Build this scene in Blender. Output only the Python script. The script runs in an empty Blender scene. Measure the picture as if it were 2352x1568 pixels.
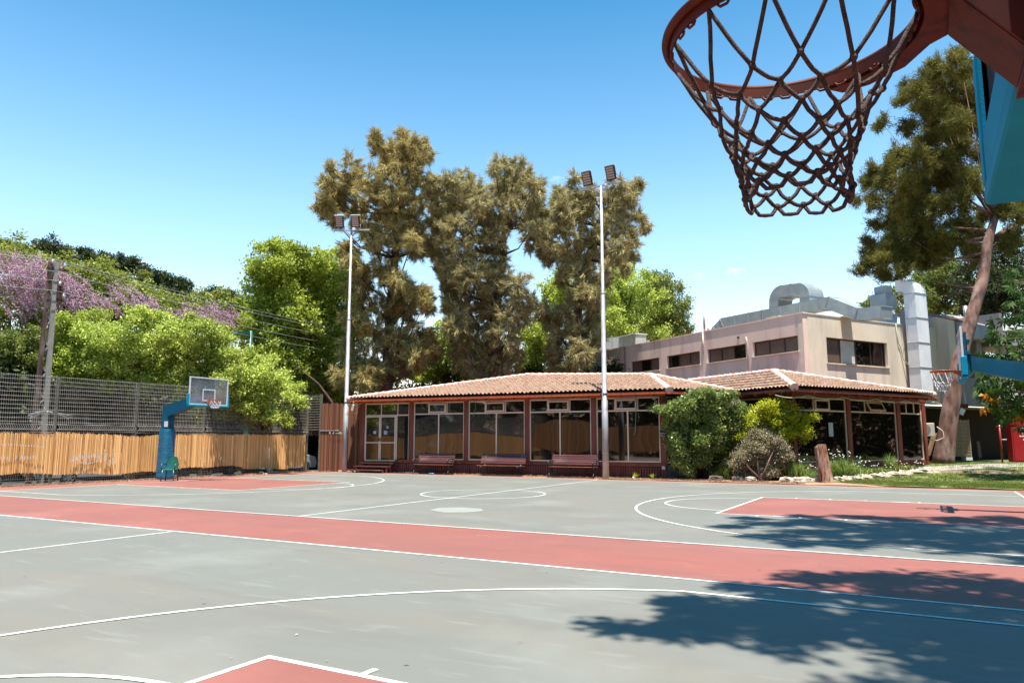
import bpy, math, random
import numpy as np
from mathutils import Vector, Matrix
rng = np.random.default_rng(7); random.seed(7)
PI = math.pi
sc = bpy.context.scene
COL = sc.collection

# ---------------------------------------------------------------- camera
f_px, CX, CY, CH = 1684.0, 1176.0, 784.0, 1.575
PITCH = math.atan(226 / f_px); YAW = math.atan2(954, f_px / math.cos(PITCH))
FW = Vector((-math.sin(YAW) * math.cos(PITCH), math.cos(YAW) * math.cos(PITCH), math.sin(PITCH)))
RT = Vector((math.cos(YAW), math.sin(YAW), 0)); UP = RT.cross(FW)
CAM = Vector((0, 0, CH))
cd = bpy.data.cameras.new('camera'); cam = bpy.data.objects.new('camera', cd); COL.objects.link(cam)
cam.matrix_world = Matrix(((RT.x, UP.x, -FW.x, 0), (RT.y, UP.y, -FW.y, 0), (RT.z, UP.z, -FW.z, CH), (0, 0, 0, 1)))
cd.sensor_width = 36; cd.lens = f_px / 2352 * 36; cd.clip_end = 3000; cd.clip_start = 0.05
sc.camera = cam
def W(px, py, d):            # a point d metres ahead of the standpoint, in a direction measured on the photograph
    return CAM + d * (FW + RT * ((px - CX) / f_px) - UP * ((py - CY) / f_px))
CR = {1: (0, 860, 1280/2007), 6: (2400, 0, 1440/2352), 7: (2500, 900, 1340/2352), 9: (1100, 400, 1500/2138), 4: (2400, 1360, 740/2321), 5: (3040, 1360, 800/2352)}
def K(n, x, y):
    o = CR[n]; return (o[0] + x * o[2]) / 1.63265, (o[1] + y * o[2]) / 1.63265

# ---------------------------------------------------------------- sky and sun
KX, KY = -0.15, 0.18
w = bpy.data.worlds.new('World'); sc.world = w; w.use_nodes = True
nt = w.node_tree; nt.nodes.clear()
out = nt.nodes.new('ShaderNodeOutputWorld'); bg = nt.nodes.new('ShaderNodeBackground'); sky = nt.nodes.new('ShaderNodeTexSky')
sky.sky_type = 'NISHITA'; sky.sun_disc = False
sky.sun_elevation = math.atan(1 / math.hypot(KX, KY)); sky.sun_rotation = math.atan2(-KX, -KY)
sky.altitude = 0; sky.air_density = 1.0; sky.dust_density = 0.8; sky.ozone_density = 2.5
bg.inputs['Strength'].default_value = 0.125
hs = nt.nodes.new('ShaderNodeHueSaturation'); hs.inputs['Saturation'].default_value = 1.12; hs.inputs['Hue'].default_value = 0.488
nt.links.new(sky.outputs[0], hs.inputs['Color'])
tcz = nt.nodes.new('ShaderNodeTexCoord'); sx = nt.nodes.new('ShaderNodeSeparateXYZ'); nt.links.new(tcz.outputs['Generated'], sx.inputs[0])
er = nt.nodes.new('ShaderNodeValToRGB'); nt.links.new(sx.outputs['Z'], er.inputs[0])
er.color_ramp.elements[0].position = 0.0; er.color_ramp.elements[0].color = (1.7, 1.14, .92, 1)
er.color_ramp.elements[1].position = 0.62; er.color_ramp.elements[1].color = (.10, .53, .64, 1)
e_ = er.color_ramp.elements.new(.30); e_.color = (1.05, 1.0, .94, 1)
mu = nt.nodes.new('ShaderNodeMixRGB'); mu.blend_type = 'MULTIPLY'; mu.inputs[0].default_value = 1; nt.links.new(hs.outputs[0], mu.inputs[1]); nt.links.new(er.outputs[0], mu.inputs[2])
# two faint wisps of cloud
tc = nt.nodes.new('ShaderNodeTexCoord'); prev = mu.outputs[0]
def wisp(px, py, sx, sy, amt, seed):
    global prev
    d = (W(px, py, 100) - CAM).normalized(); r_ = Vector((0, 0, 1)).cross(-d).normalized(); u_ = r_.cross(-d).normalized()
    def dot(v, k):
        n = nt.nodes.new('ShaderNodeVectorMath'); n.operation = 'DOT_PRODUCT'; nt.links.new(tc.outputs['Generated'], n.inputs[0]); n.inputs[1].default_value = v / k
        return n.outputs['Value']
    comb = nt.nodes.new('ShaderNodeCombineXYZ'); nt.links.new(dot(r_, sx), comb.inputs[0]); nt.links.new(dot(u_, sy), comb.inputs[1])
    ln = nt.nodes.new('ShaderNodeVectorMath'); ln.operation = 'LENGTH'; nt.links.new(comb.outputs[0], ln.inputs[0])
    no = nt.nodes.new('ShaderNodeTexNoise'); no.inputs['Scale'].default_value = 1.8; no.inputs['Detail'].default_value = 6; nt.links.new(comb.outputs[0], no.inputs['Vector'])
    m1 = nt.nodes.new('ShaderNodeMath'); m1.operation = 'MULTIPLY_ADD'; nt.links.new(no.outputs[0], m1.inputs[0]); m1.inputs[1].default_value = 2.6; m1.inputs[2].default_value = -0.55 + seed
    m2 = nt.nodes.new('ShaderNodeMath'); m2.operation = 'SUBTRACT'; nt.links.new(m1.outputs[0], m2.inputs[0]); nt.links.new(ln.outputs['Value'], m2.inputs[1]); m2.use_clamp = True
    fr = nt.nodes.new('ShaderNodeVectorMath'); fr.operation = 'DOT_PRODUCT'; nt.links.new(tc.outputs['Generated'], fr.inputs[0]); fr.inputs[1].default_value = d
    gt = nt.nodes.new('ShaderNodeMath'); gt.operation = 'GREATER_THAN'; nt.links.new(fr.outputs['Value'], gt.inputs[0]); gt.inputs[1].default_value = 0.5
    m3 = nt.nodes.new('ShaderNodeMath'); m3.operation = 'MULTIPLY'; nt.links.new(m2.outputs[0], m3.inputs[0]); nt.links.new(gt.outputs[0], m3.inputs[1])
    m4 = nt.nodes.new('ShaderNodeMath'); m4.operation = 'MULTIPLY'; nt.links.new(m3.outputs[0], m4.inputs[0]); m4.inputs[1].default_value = amt
    mx = nt.nodes.new('ShaderNodeMixRGB'); nt.links.new(m4.outputs[0], mx.inputs[0]); nt.links.new(prev, mx.inputs[1]); mx.inputs[2].default_value = (4.5, 4.6, 4.8, 1)
    prev = mx.outputs[0]
wisp(1686, 622, .017, .007, .5, 0); wisp(1605, 632, .010, .009, .3, 0.05); wisp(1278, 411, .014, .007, .25, 0)
nt.links.new(prev, bg.inputs[0]); nt.links.new(bg.outputs[0], out.inputs[0])
sl = bpy.data.lights.new('sun', 'SUN'); sl.energy = 5.0; sl.angle = math.radians(0.55); sl.color = (1, 0.93, 0.82)
so = bpy.data.objects.new('sun', sl); COL.objects.link(so); so.location = (20, -15, 60)
so.rotation_euler = Vector((KX, KY, -1)).to_track_quat('-Z', 'Y').to_euler()
sc.view_settings.view_transform = 'Standard'; sc.view_settings.look = 'None'
sc.view_settings.exposure = 1.38; sc.view_settings.gamma = 1

# ---------------------------------------------------------------- materials
ALB = .74
def mat(name, c1, c2=None, scale=3.0, rough=0.8, bump=0.0, bscale=None, island=0.0, metal=0.0, spec=0.3, transl=0.0,
        stretch=(1, 1, 1), fac=(0.35, 0.65), c3=None, s3=0.6, detail=6, ior=None, coat=0, islc=None):
    c1, c2, c3, islc = [None if c is None else tuple(ALB * v for v in c) for c in (c1, c2, c3, islc)]
    m = bpy.data.materials.new(name); m.use_nodes = True; t = m.node_tree; n = t.nodes; l = t.links
    b = n['Principled BSDF']; b.inputs['Roughness'].default_value = rough; b.inputs['Metallic'].default_value = metal
    b.inputs['Specular IOR Level'].default_value = spec
    if ior: b.inputs['IOR'].default_value = ior
    if coat: b.inputs['Coat Weight'].default_value = coat
    co = n.new('ShaderNodeTexCoord'); mp = n.new('ShaderNodeMapping'); mp.inputs['Scale'].default_value = stretch
    l.new(co.outputs['Object'], mp.inputs[0])
    no = n.new('ShaderNodeTexNoise'); no.inputs['Scale'].default_value = scale; no.inputs['Detail'].default_value = detail
    l.new(mp.outputs[0], no.inputs['Vector'])
    rp = n.new('ShaderNodeValToRGB'); rp.color_ramp.elements[0].position = fac[0]; rp.color_ramp.elements[1].position = fac[1]
    rp.color_ramp.elements[0].color = (*c1, 1); rp.color_ramp.elements[1].color = (*(c2 or [x * 0.8 for x in c1]), 1)
    l.new(no.outputs[0], rp.inputs[0]); cur = rp.outputs[0]
    if c3:
        n3 = n.new('ShaderNodeTexNoise'); n3.inputs['Scale'].default_value = s3; n3.inputs['Detail'].default_value = 8; l.new(mp.outputs[0], n3.inputs['Vector'])
        r3 = n.new('ShaderNodeValToRGB'); r3.color_ramp.elements[0].position = .5; r3.color_ramp.elements[1].position = .72
        l.new(n3.outputs[0], r3.inputs[0]); mx = n.new('ShaderNodeMixRGB'); l.new(r3.outputs[0], mx.inputs[0]); l.new(cur, mx.inputs[1]); mx.inputs[2].default_value = (*c3, 1); cur = mx.outputs[0]
    if island:
        g = n.new('ShaderNodeNewGeometry')
        if islc:
            mi = n.new('ShaderNodeMixRGB'); l.new(g.outputs['Random Per Island'], mi.inputs[0]); l.new(cur, mi.inputs[1]); mi.inputs[2].default_value = (*islc, 1); cur = mi.outputs[0]
        h = n.new('ShaderNodeHueSaturation'); ml = n.new('ShaderNodeMath'); ml.operation = 'MULTIPLY_ADD'
        ml.inputs[1].default_value = island; ml.inputs[2].default_value = 1 - island / 2; l.new(g.outputs['Random Per Island'], ml.inputs[0])
        l.new(ml.outputs[0], h.inputs['Value']); l.new(cur, h.inputs['Color']); cur = h.outputs[0]
    l.new(cur, b.inputs['Base Color'])
    if bump:
        bn = n.new('ShaderNodeTexNoise'); bn.inputs['Scale'].default_value = bscale or scale * 4; bn.inputs['Detail'].default_value = 8; l.new(mp.outputs[0], bn.inputs['Vector'])
        bp = n.new('ShaderNodeBump'); bp.inputs['Strength'].default_value = bump; bp.inputs['Distance'].default_value = 0.02; l.new(bn.outputs[0], bp.inputs['Height']); l.new(bp.outputs[0], b.inputs['Normal'])
    if transl:
        tr = n.new('ShaderNodeBsdfTranslucent'); l.new(cur, tr.inputs[0]); ms = n.new('ShaderNodeMixShader'); ms.inputs[0].default_value = transl
        l.new(b.outputs[0], ms.inputs[1]); l.new(tr.outputs[0], ms.inputs[2]); l.new(ms.outputs[0], n['Material Output'].inputs[0])
    return m
M = {}
def court_mat(name, base, alt, stain):
    m = mat(name, base, alt, scale=.35, rough=.62, spec=.35, bump=.25, bscale=160, fac=(.3, .7), c3=stain, s3=.55, detail=9, stretch=(.55, 1.3, 1))
    t = m.node_tree; n = t.nodes; l = t.links; b = n['Principled BSDF']
    cur = b.inputs['Base Color'].links[0].from_socket
    co = n.new('ShaderNodeTexCoord')
    def lay(scale, p0, p1, col, f, st=(1, 1, 1)):
        nonlocal cur
        col = [ALB * v for v in col]
        mp = n.new('ShaderNodeMapping'); mp.inputs['Scale'].default_value = st; l.new(co.outputs['Object'], mp.inputs[0])
        a = n.new('ShaderNodeTexNoise'); a.inputs['Scale'].default_value = scale; a.inputs['Detail'].default_value = 7; l.new(mp.outputs[0], a.inputs['Vector'])
        r = n.new('ShaderNodeValToRGB'); r.color_ramp.elements[0].position = p0; r.color_ramp.elements[1].position = p1; r.color_ramp.elements[1].color = (f, f, f, 1)
        l.new(a.outputs[0], r.inputs[0]); x = n.new('ShaderNodeMixRGB'); l.new(r.outputs[0], x.inputs[0]); l.new(cur, x.inputs[1]); x.inputs[2].default_value = (*col, 1); cur = x.outputs[0]
    lay(2.2, .56, .78, [c * .62 for c in base], .7, (.5, 1.6, 1)); lay(26, .70, .76, [min(1, c * 1.7) for c in base], .7); lay(60, .33, .27, [c * .45 for c in base], .6)
    lay(.55, .46, .62, [base[0]*.86, base[1]*.70, base[2]*.62], .85, (.35, 1.3, 1)); lay(1.3, .55, .66, [base[0]*.62, base[1]*.55, base[2]*.52], .6, (.3, 1.6, 1)); lay(9, .45, .75, [base[0]*.7, base[1]*.66, base[2]*.64], .6); lay(.5, .52, .75, [c * 1.25 for c in base], .6)
    lay(14, .58, .72, [c * .68 for c in base], .5, (1, 2.5, 1)); lay(3.2, .60, .66, [c * 1.22 for c in base], .35, (.4, 2.2, 1)); lay(240, .62, .70, [min(1, c * 1.5) for c in base], .5); lay(170, .36, .30, [c * .5 for c in base], .5)
    l.new(cur, b.inputs['Base Color']); return m
M['court'] = court_mat('court_grey_green', (.282, .296, .270), (.345, .356, .330), (.225, .190, .165))
M['red'] = court_mat('court_red', (.42, .165, .14), (.50, .225, .195), (.32, .14, .12))
M['line'] = mat('white_paint_line', (.84, .86, .86), (.66, .68, .67), 4, .6, bump=.1, bscale=100, c3=(.46, .47, .45), s3=22)
M['dirt'] = mat('dirt', (.42, .25, .15), (.28, .17, .10), 2.5, .95, bump=1, bscale=30, c3=(.5, .36, .22), s3=6)
M['soil'] = mat('dark_soil', (.12, .075, .05), (.06, .04, .03), 6, .95, bump=1, bscale=30)
M['asphalt'] = mat('asphalt', (.08, .08, .085), (.055, .055, .06), 4, .9, bump=.3, bscale=90)
M['lawn'] = mat('lawn', (.17, .21, .05), (.11, .15, .035), 1.2, .9, bump=1, bscale=45, c3=(.30, .24, .10), s3=1.7)
M['grass'] = mat('grass_blade', (.20, .27, .05), (.28, .31, .08), .8, .7, island=.7, transl=.3)
M['concrete'] = mat('concrete', (.42, .38, .34), (.33, .30, .27), 3, .85, bump=.4, bscale=40)
M['stone'] = mat('pale_stone', (.62, .56, .48), (.42, .33, .25), 4, .9, bump=1, bscale=12)
M['darkstone'] = mat('dark_stone', (.16, .12, .11), (.10, .08, .07), 6, .9, bump=1, bscale=14)
M['plasterA'] = mat('pink_plaster', (1.0, .73, .61), (.92, .67, .56), .9, .9, bump=.15, bscale=30, c3=(.60, .45, .40), s3=1.3, stretch=(1, 1, .16))
M['plasterB'] = mat('cream_stucco', (.88, .74, .58), (.80, .67, .53), .9, .95, bump=.9, bscale=9, c3=(.56, .46, .38), s3=1.2, stretch=(1, 1, .18))
M['grey'] = mat('grey_plaster', (.26, .25, .27), (.20, .195, .215), .9, .9, bump=.2, c3=(.33, .31, .31), s3=.8, stretch=(1, 1, .3))
M['roofmetal'] = mat('weathered_roof_sheet', (.42, .41, .42), (.30, .31, .34), 1.6, .6, metal=.2)
M['tile'] = mat('roof_tile', (.27, .15, .105), (.43, .30, .225), 5, .85, bump=.3, bscale=30, c3=(.36, .235, .17), s3=.5, stretch=(1, 1, 1))
M['mortar'] = mat('ridge_mortar', (.72, .50, .46), (.60, .36, .31), 3, .9, bump=.8, bscale=14)
M['redwood'] = mat('red_stained_wood', (.30, .075, .05), (.20, .05, .035), 5, .55, bump=.2, bscale=30, stretch=(1, 1, .25), c3=(.10, .03, .025), s3=2)
M['beam'] = mat('orange_red_beam', (.60, .13, .045), (.46, .095, .035), 3, .5, bump=.15, stretch=(.3, 1, 1))
M['panel'] = mat('maroon_boards', (.24, .07, .062), (.15, .045, .04), 3, .55, bump=.2, stretch=(1, 1, .2))
M['rafter'] = mat('rafter_wood', (.33, .11, .055), (.24, .08, .04), 4, .6)
M['winframe'] = mat('cream_aluminium', (.95, .74, .60), (.84, .65, .53), 2, .4, spec=.5)
M['brownframe'] = mat('brown_aluminium', (.06, .035, .025), (.05, .03, .02), 2, .4, spec=.5)
M['frosted'] = mat('brown_blind', (.17, .105, .085), (.13, .085, .07), 1.5, .25, spec=.6)
M['whitepanel'] = mat('white_panel', (.72, .68, .60), None, 1.5, .5)
def glass(name, tint=(.012, .008, .006), ior=2.1, wave=.35, ws=.9):
    m = mat(name, tint, [x * .8 for x in tint], 1, .03, spec=.6, ior=ior); t = m.node_tree; b = t.nodes['Principled BSDF']
    co = t.nodes.new('ShaderNodeTexCoord'); mp = t.nodes.new('ShaderNodeMapping'); mp.inputs['Scale'].default_value = (.35, 1, 1); t.links.new(co.outputs['Object'], mp.inputs[0])
    no = t.nodes.new('ShaderNodeTexNoise'); no.inputs['Scale'].default_value = ws; no.inputs['Detail'].default_value = 1; t.links.new(mp.outputs[0], no.inputs['Vector'])
    bp = t.nodes.new('ShaderNodeBump'); bp.inputs['Strength'].default_value = wave; bp.inputs['Distance'].default_value = .05; t.links.new(no.outputs[0], bp.inputs['Height']); t.links.new(bp.outputs[0], b.inputs['Normal'])
    return m
M['glass'] = glass('dark_window_glass')
M['glass2'] = glass('shaded_window_glass', (.012, .009, .007), 1.45, .2)
def clear_glass():
    m = bpy.data.materials.new('clear_acrylic'); m.use_nodes = True; t = m.node_tree; n = t.nodes; n.remove(n['Principled BSDF'])
    tr = n.new('ShaderNodeBsdfTransparent'); tr.inputs[0].default_value = (.80, .84, .88, 1); gl = n.new('ShaderNodeBsdfGlossy'); gl.inputs['Roughness'].default_value = .08
    df = n.new('ShaderNodeBsdfDiffuse'); df.inputs[0].default_value = (.55, .6, .68, 1)
    no = n.new('ShaderNodeTexNoise'); no.inputs['Scale'].default_value = 3
    a = n.new('ShaderNodeMixShader'); a.inputs[0].default_value = .12; b = n.new('ShaderNodeMixShader')
    ml = n.new('ShaderNodeMath'); ml.operation = 'MULTIPLY'; ml.inputs[1].default_value = .22; t.links.new(no.outputs[0], ml.inputs[0]); t.links.new(ml.outputs[0], b.inputs[0])
    t.links.new(tr.outputs[0], a.inputs[1]); t.links.new(gl.outputs[0], a.inputs[2]); t.links.new(a.outputs[0], b.inputs[1]); t.links.new(df.outputs[0], b.inputs[2])
    t.links.new(b.outputs[0], n['Material Output'].inputs[0]); return m
M['acrylic'] = clear_glass()
M['blue'] = mat('blue_steel_paint', (.005, .095, .18), (.004, .08, .15), 3, .5, spec=.2, c3=(.03, .15, .24), s3=1.5)
M['pad'] = mat('blue_vinyl', (.014, .165, .30), (.012, .135, .25), 2, .42, bump=1.0, bscale=5, spec=.5, stretch=(1, 1, 2.2))
M['cyan'] = mat('cyan_pad', (.006, .33, .50), (.005, .29, .45), 4, .6, bump=.2, bscale=200, spec=.1)
M['rim'] = mat('orange_rim_paint', (.60, .11, .022), (.48, .08, .02), 6, .45, spec=.5)
M['rimdark'] = mat('worn_red_brown_paint', (.15, .026, .010), (.09, .016, .007), 9, .6, spec=.2, c3=(.08, .03, .02), s3=12)
M['bracket'] = mat('weathered_red_bracket', (.15, .028, .015), (.11, .022, .012), 7, .6, spec=.2, c3=(.035, .016, .012), s3=30)
M['white'] = mat('white_paint', (.80, .80, .80), (.7, .7, .7), 4, .5)
M['cord'] = mat('white_net_cord', (.78, .78, .80), (.6, .6, .62), 10, .9)
M['rope'] = mat('weathered_net_rope', (.27, .205, .19), (.15, .11, .10), 90, .95, bump=1, bscale=500, spec=.1)
M['galv'] = mat('galvanised_sheet', (.52, .58, .60), (.40, .46, .49), 2.2, .42, metal=.5, spec=.5, bump=.08, bscale=3)
M['duct'] = mat('pale_duct', (.95, .95, .98), (.80, .82, .86), 1.5, .5, metal=.1, bump=.08, bscale=4)
M['pole'] = mat('galvanised_pole', (.55, .55, .58), (.42, .42, .45), 2.5, .5, metal=.4, c3=(.40, .31, .26), s3=3)
M['lens'] = mat('lamp_lens', (.52, .36, .30), (.46, .32, .27), 4, .4, spec=.5)
M['dark'] = mat('dark_metal', (.05, .045, .045), None, 4, .5, metal=.3)
M['fencewire'] = mat('galvanised_wire', (.55, .51, .45), (.40, .37, .32), 4, .5, metal=.3)
M['fencepost'] = mat('olive_post', (.20, .20, .15), (.13, .13, .10), 5, .8)
M['reed'] = mat('bamboo_reed', (.95, .50, .17), (.76, .34, .10), 5, .75, island=.55, islc=(1.0, .62, .27), stretch=(1, 1, .3), bump=.2)
M['reeddark'] = mat('weathered_reed', (.20, .075, .04), (.12, .045, .028), 3, .85, island=.8, islc=(.26, .11, .06), stretch=(1, 1, .15))
M['chalk'] = mat('white_spray', (.82, .80, .76), None, 4, .9)
M['green'] = mat('green_plastic', (.012, .13, .10), (.01, .10, .08), 3, .35, spec=.5)
M['lampgreen'] = mat('green_lamp_paint', (.01, .16, .13), None, 3, .4, spec=.5)
M['bench'] = mat('dark_red_slats', (.15, .045, .04), (.09, .03, .028), 4, .4, spec=.5, stretch=(.2, 1, 1), c3=(.26, .14, .12), s3=3)
M['iron'] = mat('cast_iron', (.03, .028, .03), None, 4, .45, spec=.5)
M['iron2'] = mat('worn_iron', (.25, .24, .25), None, 4, .45, spec=.5)
M['bark'] = mat('bark', (.155, .085, .065), (.07, .04, .03), 5, .95, bump=1, bscale=9, stretch=(1, 1, .3), c3=(.26, .18, .15), s3=3)
M['pinebark'] = mat('pine_bark', (.30, .165, .13), (.10, .055, .045), 4, .95, bump=1.5, bscale=7, stretch=(1, 1, .35), c3=(.36, .27, .24), s3=2.5)
M['stump'] = mat('stump_bark', (.40, .19, .12), (.10, .045, .03), 16, .95, bump=1.5, bscale=20, stretch=(1, 1, .18), c3=(.52, .38, .31), s3=7, fac=(.4, .6))
M['cut'] = mat('cut_wood', (.55, .36, .27), (.4, .25, .18), 8, .9)
M['cas'] = mat('olive_needles', (.46, .36, .13), (.28, .21, .08), .35, .75, island=.9, transl=.3, islc=(.62, .53, .22), spec=.1)
M['cas2'] = mat('grey_olive_needles', (.43, .37, .155), (.27, .22, .10), .35, .75, island=.9, transl=.3, islc=(.60, .54, .27), spec=.1)
M['pine'] = mat('pine_needles', (.13, .13, .03), (.24, .22, .05), .4, .7, island=.7, transl=.25, spec=.1)
M['lime'] = mat('lime_leaves', (.48, .63, .075), (.34, .50, .055), .5, .55, island=.9, transl=.42, islc=(.66, .72, .18))
M['fresh'] = mat('fresh_green_leaves', (.42, .55, .06), (.28, .40, .04), .5, .5, island=.8, transl=.45, islc=(.52, .58, .10))
M['lime2'] = mat('soft_lime_leaves', (.38, .50, .06), (.26, .38, .045), .5, .5, island=.9, transl=.42, islc=(.56, .62, .14))
M['mid'] = mat('mid_green_leaves', (.26, .30, .06), (.18, .23, .04), .5, .5, island=.8, transl=.35)
M['vine'] = mat('vine_leaves', (.36, .40, .075), (.25, .30, .05), .5, .5, island=.8, transl=.35)
M['deep'] = mat('deep_green_leaves', (.065, .09, .025), (.045, .065, .02), .5, .5, island=.8, transl=.25)
M['big'] = mat('broad_glossy_leaves', (.075, .14, .03), (.045, .09, .02), .6, .55, island=.6, transl=.25, spec=.15)
M['orange'] = mat('orange_leaves', (.75, .33, .02), (.62, .22, .015), 2, .5, transl=.3)
M['pinkfl'] = mat('mauve_blossom', (.56, .32, .44), (.42, .24, .35), 2, .7, island=.5, transl=.3, islc=(.62, .42, .50))
M['plum'] = mat('glossy_shrub_leaves', (.32, .40, .10), (.20, .28, .07), 1, .28, island=.6, transl=.3, spec=.6)
M['yellow'] = mat('yellow_green_leaves', (.60, .62, .03), (.46, .52, .03), 1, .5, island=.6, transl=.45)
M['sage'] = mat('sage_leaves', (.44, .38, .24), (.32, .28, .16), 2, .6, island=.7, transl=.25)
M['blade'] = mat('strap_leaves', (.22, .34, .06), (.36, .44, .14), 2, .4, island=.6, transl=.3)
M['petal'] = mat('white_petals', (.85, .83, .80), None, 4, .6)
M['cabinet'] = mat('red_enamel', (.38, .015, .02), (.33, .012, .018), 3, .35, spec=.5)
M['ac'] = mat('cream_casing', (.62, .58, .50), None, 3, .5)
M['card'] = mat('tan_board', (.45, .27, .17), None, 3, .8)
M['shutter'] = mat('tan_slatted_cover', (.42, .30, .20), (.34, .24, .16), 4, .7)
M['paper'] = mat('paper_notice', (.62, .62, .72), None, 3, .8)
M['plastgreen'] = mat('green_cord', (.10, .45, .33), None, 3, .5)
M['cable'] = mat('pale_cable', (.50, .58, .38), None, 3, .6)
M['ball'] = mat('blue_bottle', (.05, .35, .6), None, 3, .2, spec=.6)
def carpaint(n, c): return mat(n, c, None, 2, .25, spec=.6, coat=.6)
M['tyre'] = mat('tyre_rubber', (.015, .015, .015), None, 3, .8); M['alloy'] = mat('alloy', (.6, .6, .62), None, 3, .3, metal=.7)

# ---------------------------------------------------------------- mesh helpers
ORG = {}
def props(o, label=None, cat=None, group=None, kind=None):
    if label: o['label'] = label
    if cat: o['category'] = cat
    if group: o['group'] = group
    if kind: o['kind'] = kind
    return o
def empty(name, loc, label, cat, group=None, rz=0):
    o = bpy.data.objects.new(name, None); COL.objects.link(o); o.location = loc; o.rotation_euler.z = rz; o.empty_display_size = .2
    ORG[o.name] = Vector(loc); return props(o, label, cat, group)
def link(name, me, parent, org):
    o = bpy.data.objects.new(name, me); COL.objects.link(o)
    if parent is not None:
        o.parent = parent
        if parent.type != 'EMPTY': pass
    elif org is not None: o.location = org
    ORG[o.name] = Vector(org) if org is not None else Vector((0, 0, 0))
    return o
def orgof(parent, local):
    if parent is None or local: return Vector((0, 0, 0))
    return ORG[parent.name]
def np_obj(name, V, F, mat_, parent=None, smooth=False, org=None):
    V = np.asarray(V, dtype=np.float32).reshape(-1, 3); F = np.asarray(F, dtype=np.int32); k = F.shape[1]
    og = orgof(parent, False) if parent is not None else (Vector(org) if org is not None else Vector((0, 0, 0)))
    V = V - np.array(og, dtype=np.float32)
    me = bpy.data.meshes.new(name); me.vertices.add(len(V)); me.vertices.foreach_set('co', V.ravel())
    me.loops.add(F.size); me.loops.foreach_set('vertex_index', F.ravel()); me.polygons.add(len(F))
    me.polygons.foreach_set('loop_start', np.arange(0, F.size, k, dtype=np.int32)); me.polygons.foreach_set('loop_total', np.full(len(F), k, dtype=np.int32))
    if smooth: me.polygons.foreach_set('use_smooth', np.ones(len(F), dtype=bool))
    me.materials.append(mat_); me.update(calc_edges=True)
    return link(name, me, parent, og)
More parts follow.
